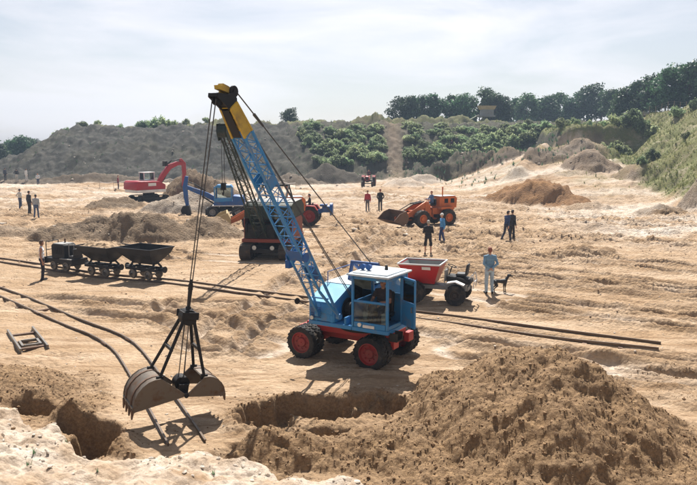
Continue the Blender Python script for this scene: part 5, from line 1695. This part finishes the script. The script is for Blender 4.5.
# drivers
def seat_on(o, x, y, hip_z):
    m_ = Matrix.Translation(o.location) @ Matrix.Rotation(o.rotation_euler.z, 4, 'Z')
    w = m_ @ Vector((x, y, 0))
    return (w.x, w.y, w.z + hip_z - .93)
person(seat_on(lo1, -.34, 0, 1.66), 208, dict(sit=True, arms='wheel', turn=-10), (.09, .16, .30), (.05, .07, .14), "loader driver in blue overalls sitting at the orange wheel loader", 'red', voxel=.02)
person(seat_on(tr1, -.6, 0, 1.38), 176, dict(sit=True, arms='wheel'), (.03, .03, .035), (.03, .035, .06), "tractor driver in black seated behind the blue lattice boom", 'dark', voxel=.022)
person(seat_on(tr2, -.6, 0, 1.38), 262, dict(sit=True, arms='wheel'), (.10, .03, .035), (.04, .04, .06), "tractor driver in maroon on the lone far tractor", 'dark', voxel=.026)

def dog(loc, face):
    C = []
    add = lambda a, b, r0, r1, rg='coat': C.append((a, b, r0, r1, rg))
    # +Y forward
    add((0, -.24, .52), (0, .0, .50), .085, .085); add((0, .0, .50), (0, .22, .49), .09, .115); add((0, .22, .47), (0, .26, .52), .115, .09)
    add((0, .28, .56), (0, .40, .72), .075, .055); add((0, .40, .74), (0, .46, .75), .062, .055); add((0, .46, .73), (0, .60, .70), .042, .028)
    add((0, .60, .705), (0, .61, .705), .02, .018, 'nose')
    for sg in (-1, 1):
        add((sg * .045, .39, .79), (sg * .075, .37, .72), .022, .018)
        add((sg * .07, .24, .44), (sg * .075, .21, .26), .048, .032); add((sg * .075, .21, .26), (sg * .075, .225, .05), .027, .020); add((sg * .075, .225, .025), (sg * .075, .265, .02), .024, .020)
        add((sg * .065, -.24, .49), (sg * .08, -.16, .32), .075, .045); add((sg * .08, -.16, .32), (sg * .08, -.31, .19), .038, .023); add((sg * .08, -.31, .19), (sg * .08, -.28, .05), .022, .019); add((sg * .08, -.28, .025), (sg * .08, -.235, .02), .024, .020)
    add((0, -.30, .55), (0, -.42, .46), .03, .022); add((0, -.42, .46), (0, -.48, .36), .022, .012)
    mats = {'coat': plain("black_dog_coat", (.018, .016, .015), .6), 'nose': EYE}
    o = fuse("dog", C, mats, .012)
    o.location = loc; o.rotation_euler = (0, 0, R(face - 90))
    tag(o, "slim black dog standing beside the man in denim", "dog")
    return o
_dg = dog(stand(5.92, 26.85), 14)
_dg.scale = (.9, .9, .9)
_dg.location.z += .02
# ---------------------------------------------------------------- trees, bushes, grass
def leaf_mat(name, c0, c1, tr=.25):
    m, N, L, b = new_mat(name)
    geo = N.new("ShaderNodeNewGeometry")
    oi = N.new("ShaderNodeObjectInfo")
    tc = N.new("ShaderNodeTexCoord")
    f = noise(N, L, tc.outputs['Object'], .9, 4, .65, .3, .7)
    c = mixc(N, L, f, c0, c1)
    hs = N.new("ShaderNodeHueSaturation")
    mr = N.new("ShaderNodeMapRange"); L.new(oi.outputs['Random'], mr.inputs['Value'])
    mr.inputs['To Min'].default_value = .6; mr.inputs['To Max'].default_value = 1.6
    mh = N.new("ShaderNodeMath"); mh.operation = 'MULTIPLY'; mh.inputs[1].default_value = 7.31; L.new(oi.outputs['Random'], mh.inputs[0])
    mf = N.new("ShaderNodeMath"); mf.operation = 'FRACT'; L.new(mh.outputs[0], mf.inputs[0])
    mr3 = N.new("ShaderNodeMapRange"); L.new(mf.outputs[0], mr3.inputs['Value']); mr3.inputs['To Min'].default_value = .465; mr3.inputs['To Max'].default_value = .53
    L.new(mr3.outputs['Result'], hs.inputs['Hue'])
    L.new(mr.outputs['Result'], hs.inputs['Value']); L.new(c, hs.inputs['Color'])
    mr2 = N.new("ShaderNodeMapRange"); L.new(geo.outputs['Random Per Island'], mr2.inputs['Value'])
    mr2.inputs['To Min'].default_value = .5; mr2.inputs['To Max'].default_value = 1.6
    hs2 = N.new("ShaderNodeHueSaturation"); L.new(mr2.outputs['Result'], hs2.inputs['Value']); L.new(hs.outputs['Color'], hs2.inputs['Color'])
    L.new(hs2.outputs['Color'], b.inputs['Base Color'])
    b.inputs['Roughness'].default_value = .55
    out = N['Material Output']
    t = N.new("ShaderNodeBsdfTranslucent"); L.new(hs2.outputs['Color'], t.inputs['Color'])
    mx = N.new("ShaderNodeMixShader"); mx.inputs['Fac'].default_value = tr
    L.new(b.outputs['BSDF'], mx.inputs[1]); L.new(t.outputs['BSDF'], mx.inputs[2]); L.new(mx.outputs['Shader'], out.inputs['Surface'])
    return m
M['leaf'] = leaf_mat("tree_leaves", (.030, .070, .036), (.070, .125, .050), .35)
M['leaf_b'] = leaf_mat("bush_leaves", (.17, .235, .12), (.29, .345, .175), .6)
M['grassblade'] = leaf_mat("grass_blades", (.09, .14, .045), (.23, .25, .09), .3)
M['bark'] = plain("bark", (.11, .085, .06), .9, .3, 8)

def leaf_cloud(centres, radii, n, size, rs, squash=.85):
    """small bent leaf-clump faces spread through the clumps of a crown"""
    w = np.array(radii) ** 2; w = w / w.sum()
    k = rs.choice(len(centres), n, p=w)
    d = rs.randn(n, 3); d /= np.linalg.norm(d, axis=1)[:, None]
    rr = np.array(radii)[k] * (.35 + .75 * rs.rand(n) ** .7 + .75 * rs.rand(n) ** 5)
    p = np.array(centres)[k] + d * rr[:, None] * np.array([1, 1, squash])
    nrm = d + .8 * rs.randn(n, 3); nrm /= np.linalg.norm(nrm, axis=1)[:, None]
    a = np.cross(nrm, rs.randn(n, 3)); a /= np.linalg.norm(a, axis=1)[:, None]
    b = np.cross(nrm, a)
    s = size * (.55 + .9 * rs.rand(n))[:, None]
    q = np.stack([p - a * s * .5, p + b * s * .34 + nrm * s * .12, p + a * s * .5, p - b * s * .34 + nrm * s * .12], 1).reshape(-1, 3)
    f = np.arange(n * 4).reshape(-1, 4)
    return q, f

def mesh_np(name, v, f, mat):
    me = bpy.data.meshes.new(name)
    me.vertices.add(len(v)); me.vertices.foreach_set("co", np.asarray(v, np.float32).ravel())
    me.loops.add(f.size); me.loops.foreach_set("vertex_index", f.ravel().astype(np.int32))
    me.polygons.add(len(f)); me.polygons.foreach_set("loop_start", np.arange(0, f.size, f.shape[1], dtype=np.int32))
    me.update(calc_edges=True)
    me.materials.append(mat)
    return me

def tree_proto(seed, h, spread, n, size, mat, trunk=.28):
    rs = np.random.RandomState(seed)
    cen, rad = [], []
    nc = 26
    for i in range(nc):
        t = .22 + .74 * (i / (nc - 1)) ** .85
        wmax = spread * math.sin(math.pi * min(1, .18 + .80 * t)) ** .7
        a = rs.rand() * 6.28; r = wmax * math.sqrt(rs.rand()) * .95
        cen.append((r * math.cos(a), r * math.sin(a), t * h)); rad.append(spread * (.22 + .22 * rs.rand()))
    v, f = leaf_cloud(cen, rad, n, size, rs)
    crown = mesh_np("crown", v, f, mat)
    tb = MB()
    tb.cyl((0, 0, -.5), (0, 0, h * .35), .045 * h * .5, .03 * h * .5, 8); tb.cyl((0, 0, h * .35), (rs.randn() * .1, rs.randn() * .1, h * .85), .03 * h * .5, .01 * h * .5, 7)
    for c in cen[::3]:
        z0 = min(c[2] * .6, h * .6)
        tb.cyl((0, 0, z0), c, .012 * h * .5, .004 * h * .5, 5)
    tr_ = tb.build("trunk", M['bark'])
    tm = tr_.data
    bpy.data.objects.remove(tr_)
    return crown, tm

TP = [tree_proto(20 + i, 1.0 * hh, ss_, 3400, sz, M['leaf']) for i, (hh, ss_, sz) in enumerate(((7, 2.6, .42), (7, 3.2, .44), (7, 2.2, .40), (7, 2.9, .46)))]
def tree(x, y, h, k, label, group, wide=1.0, sink=.2):
    t = thing("tree", (x, y, gz(x, y) - sink), random.random() * 6.28, label, "tree", group)
    cm, tm = TP[k % len(TP)]
    s = h / 7.0
    for nm_, me in (("crown", cm), ("trunk", tm)):
        o = bpy.data.objects.new(nm_, me); col.objects.link(o); o.parent = t
    t.scale = (s * wide, s * wide, s)
    return t

BP = []
for i in range(4):
    rs = np.random.RandomState(60 + i)
    cen, rad = [], []
    for j in range(24):
        a = rs.rand() * 6.28; r = 1.25 * math.sqrt(rs.rand())
        cen.append((r * math.cos(a), r * math.sin(a), .15 + 1.6 * rs.rand() ** .8 * (1 - .35 * r))); rad.append(.16 + .26 * rs.rand() ** 2)
    v, f = leaf_cloud(cen, rad, 2100, .24, rs, 1.5)
    st = MB()
    for c in cen: st.cyl((c[0] * .25, c[1] * .25, -.2), c, .03, .012, 5)
    so = st.build("stems", M['bark']); sm_ = so.data; bpy.data.objects.remove(so)
    BP.append((mesh_np("foliage", v, f, M['leaf_b']), sm_))
def bush(x, y, s, k, label, group, tall=1.0):
    t = thing("bush", (x, y, gz(x, y) - .1 * s), random.random() * 6.28, label, "bush", group)
    fm, sm = BP[k % 4]
    for nm_, me in (("foliage", fm), ("stems", sm)):
        o = bpy.data.objects.new(nm_, me); col.objects.link(o); o.parent = t
    t.scale = (s, s, s * tall)
    return t

rnd = random.Random(4)
def ux(u, y): return (u - 348.5) * y / 700.0
# row of trees on the crest beyond the rubble heaps
LBL = "dark leafy tree in the row behind the rubble heaps on the crest"
for u, y, h in ((399, 140, 5.6), (410, 141, 6.2), (421, 143, 6.0), (432, 142, 6.4), (449, 146, 6.3), (459, 144, 6.6), (468, 146, 6.2), (484, 143, 6.8), (493, 144, 6.5), (502, 146, 5.6)):
    tree(ux(u, y), y, h, rnd.randrange(4), LBL, "trees behind the rubble heaps")
LBL = "blue-green tree in the low wood between crest row and grass slope"
for u, y, h in ((514, 168, 6.6), (524, 165, 7.0), (534, 170, 7.4), (545, 166, 7.4), (555, 171, 7.6), (566, 165, 7.2), (577, 168, 7.4), (588, 164, 7.2), (598, 160, 7.0), (606, 150, 6.2)):
    tree(ux(u, y), y, (h + .5) * rnd.uniform(.8, 1.08), rnd.randrange(4), LBL, "trees of the low wood", 1.1)
LBL = "big dark tree standing along the fence above the grass slope"
for u, y, h in ((612, 128, 6.0), (622, 126, 6.6), (632, 124, 7.2), (641, 122, 6.6), (650, 118, 6.4), (660, 112, 7.6), (671, 114, 8.4), (682, 110, 8.2), (693, 112, 8.6), (705, 108, 8.4), (718, 110, 8.8)):
    tree(ux(u, y), y, h * rnd.uniform(.82, 1.12), rnd.randrange(4), LBL, "trees along the fence", rnd.uniform(.9, 1.15), .3)
tree(ux(291, 136), 136, 3.9, 1, "lone round tree on the bare crest of the grey hill", None, 1.1)
LBL = "small green tree at the low left end of the grey hill"
for u, y, h in ((-6, 150, 6.5), (3, 140, 5.2), (12, 150, 6.0), (22, 146, 6.4), (30, 150, 6.4), (38, 160, 6.0)):
    tree(ux(u, y), y, h - 1.6, rnd.randrange(4), LBL, "trees at the end of the grey hill", 1.3)
LBL = "low bush growing along the top of the grey hill"
for u, s in ((48, .9), (58, .8), (70, .7), (84, .7), (147, 1.0), (153, 1.1), (160, 1.1), (167, .9), (176, .7), (186, .6), (205, .5), (100, .6), (118, .6)):
    bush(ux(u, 127), 127 + rnd.random() * 3, s * 1.05, rnd.randrange(4), LBL, "bushes along the hilltop")
# two patches of scrub on the hill face, either side of the bare chute
LBL = "pale green bush in the scrub patch left of the bare chute"
for i in range(80):
    u = 303 + 78 * rnd.random() ** .8; y = 107 + 13 * rnd.random()
    if u < 318 and y < 113: y += 6
    bush(ux(u, y), y, .62 + .42 * rnd.random(), rnd.randrange(4), LBL, "scrub left of the chute", rnd.uniform(.5, .85))
LBL = "pale green bush in the scrub patch right of the bare chute"
for i in range(160):
    u = 407 + 140 * rnd.random(); y = 108 + 13 * rnd.random()
    if u > 455: y = max(y, 108 + (u - 455) * .11)
    bush(ux(u, y), y, .60 + .45 * rnd.random(), rnd.randrange(4), LBL, "scrub right of the chute", rnd.uniform(.5, .85))
LBL = "green bush on the lip of the embankment and grass slope"
for u, y, s in ((560, 104, .9), (570, 105, .7), (586, 105, .6), (600, 106, .7), (612, 104, 1.0), (622, 103, 1.1), (630, 102, 1.2), (640, 101, 1.1), (648, 100, .9), (600, 97, .8), (607, 96, 1.0), (615, 95, 1.1), (622, 94, .8), (672, 93, .8), (650, 85, .7), (690, 92, .7), (684, 80, .5), (640, 78, .5), (632, 84, .6)):
    bush(ux(u, y), y, s, rnd.randrange(4), LBL, "bushes on the slope", .9)

# tufts of grass and weeds (uncountable: one object each)
def tufts(name, pts, hgt, nb, mat, label, cat, seed):
    rs = np.random.RandomState(seed)
    zz = terrain(pts[:, 0], pts[:, 1])[0]
    n = len(pts) * nb
    k = np.repeat(np.arange(len(pts)), nb)
    h = np.repeat(hgt, nb) * (.6 + .7 * rs.rand(n))
    a = rs.rand(n) * 6.28; d = rs.rand(n) * .5
    base = np.stack([pts[k, 0] + .35 * h * np.cos(a) * rs.rand(n), pts[k, 1] + .35 * h * np.sin(a) * rs.rand(n), zz[k] - .02], 1)
    tip = base + np.stack([np.cos(a) * d * h, np.sin(a) * d * h, h], 1)
    w = np.stack([-np.sin(a), np.cos(a), 0 * a], 1) * (h * .12)[:, None]
    v = np.stack([base - w, base + w, tip], 1).reshape(-1, 3)
    me = mesh_np(name, v, np.arange(n * 3).reshape(-1, 3), mat)
    o = bpy.data.objects.new(name, me); col.objects.link(o)
    tag(o, label, cat, kind="stuff")
    return o
p_ = rand_pts(26000, 22, 62, 60, 128, lambda p, t: t[3] ** 1.5 * (np.abs(p[:, 0]) < half_width(p[:, 1])), 30)
rs_ = np.random.RandomState(31)
tufts("slope_grass", p_, .12 + .22 * rs_.rand(len(p_)) ** 2, 6, M['grassblade'], "tufted yellow green grass covering the right-hand slope", "grass", 32)
p_ = rand_pts(15000, -62, 34, 98, 130, lambda p, t: np.clip(t[3] * 1.2 + .10, 0, 1) * .6, 33)
tufts("hill_weeds", p_, .10 + .28 * rs_.rand(len(p_)) ** 3, 5, M['leaf'], "sparse weeds dotted over the grey spoil hill", "weeds", 34)
p_ = np.concatenate([rand_pts(900, 8, 36, 84, 110, lambda p, t: t[4] * .8 + .1, 35), rand_pts(60, -4.5, 0.5, 8.7, 10.4, lambda p, t: t[2] * .5, 36)])
hh_ = np.where(p_[:, 1] < 20, .07, .4) * (.6 + .8 * rs_.rand(len(p_)))
tufts("scattered_weeds", p_, hh_, 6, M['leaf'], "scattered weeds on the heaps and the pale bank", "weeds", 37)

# ---------------------------------------------------------------- fence, hut, tape
fence = thing("wire_fence", (0, 0, 0), 0, "wire mesh fence with thin posts along the top of the grass slope", "fence")
fp = []
for i in range(22):
    t = i / 21
    u = 722 - 125 * t; y = 98 + 18 * t
    x = ux(u, y)
    fp.append((x, y, gz(x, y)))
for q in fp:
    MB().cyl((q[0], q[1], q[2] - .3), (q[0], q[1], q[2] + 1.35), .05, .045, 6).build("post", M['wood'], fence)
for k in range(4):
    m = MB()
    for a, b in zip(fp[:-1], fp[1:]): m.cyl((a[0], a[1], a[2] + .25 + k * .34), (b[0], b[1], b[2] + .25 + k * .34), .014, n=4, caps=False)
    m.build("wire", M['grey'], fence)
hx, hy = ux(632, 113), 113
ht = thing("site_hut", (hx, hy, gz(hx, hy)), R(-12), "small pale pinkish hut by the fence below the big trees", "hut")
MB().box((0, 0, .8), (3.2, 2.0, 1.7)).build("wall", paint("pale_pink_render", (.55, .45, .42), .8, .2), ht, bevel=.02)
MB().prism([(-1.8, 1.66), (1.8, 1.66), (1.75, 1.82), (-1.75, 1.92)], 'y', -1.15, 1.15).build("roof", M['grey'], ht)
MB().box((-.8, -1.01, .72), (.7, .04, 1.5)).build("door", M['grey'], ht)
MB().box((.7, -1.01, 1.0), (.8, .04, .6)).build("window", M['dark'], ht)
sx_, sy_ = ux(483, 134), 134
sc_ = thing("screening_machine", (sx_, sy_, gz(sx_, sy_)), R(190), "grey and yellow screening machine on the crest before the tree row", "machine")
MB().box((0, 0, 1.4), (3.4, 1.8, .3)).box((-.3, 0, 2.1), (2.2, 1.6, 1.1)).build("body", M['grey'], sc_, bevel=.03)
for xx in (-1.4, 1.4):
    for sg in (-1, 1): MB().box((xx, sg * .8, .6), (.16, .16, 1.4)).build("leg", M['dark'], sc_)
MB().beam((1.2, 0, 1.6), (3.6, 0, .4), .8, .14).build("conveyor", M['olive'], sc_)
MB().prism([(-1.5, 2.6), (.9, 2.6), (1.3, 3.3), (-1.9, 3.3)], 'y', -.9, .9).build("feed_hopper", M['tan_bucket'], sc_)
tp_ = thing("barrier_tape", (0, 0, 0), 0, "white barrier tape strung on thin stakes along the hill foot", "tape")
tq = []
for i in range(15):
    y = 90 - .4 * i; x = ux(100 + i * 14, y); tq.append((x, y, gz(x, y)))
for q in tq: MB().cyl((q[0], q[1], q[2] - .1), (q[0], q[1], q[2] + 1.05), .025, n=6).build("stake", M['wood'], tp_)
m = MB()
for a, b in zip(tq[:-1], tq[1:]):
    mid = ((a[0] + b[0]) / 2, (a[1] + b[1]) / 2, (a[2] + b[2]) / 2 + .85)
    m.beam((a[0], a[1], a[2] + 1.0), mid, .012, .09); m.beam(mid, (b[0], b[1], b[2] + 1.0), .012, .09)
m.build("tape_ribbon", M['tape'], tp_)
# ---------------------------------------------------------------- haze
M['haze'] = bpy.data.materials.new("haze_air")
M['haze'].use_nodes = True
_n, _l = M['haze'].node_tree.nodes, M['haze'].node_tree.links
for n in list(_n):
    if n.type != 'OUTPUT_MATERIAL':
        _n.remove(n)
_pv = _n.new("ShaderNodeVolumePrincipled")
_pv.inputs['Color'].default_value = (.58, .76, 1.0, 1)
_pv.inputs['Density'].default_value = 0.00055
_pv.inputs['Anisotropy'].default_value = 0.2
_l.new(_pv.outputs['Volume'], _n['Material Output'].inputs['Volume'])
scene.cycles.volume_bounces = 0
hz = MB().box((0, 197, 12), (560, 474, 31)).build("haze", M['haze'], smooth=0)
tag(hz, "thin pale summer haze filling the air over the quarry", "haze", kind="stuff")
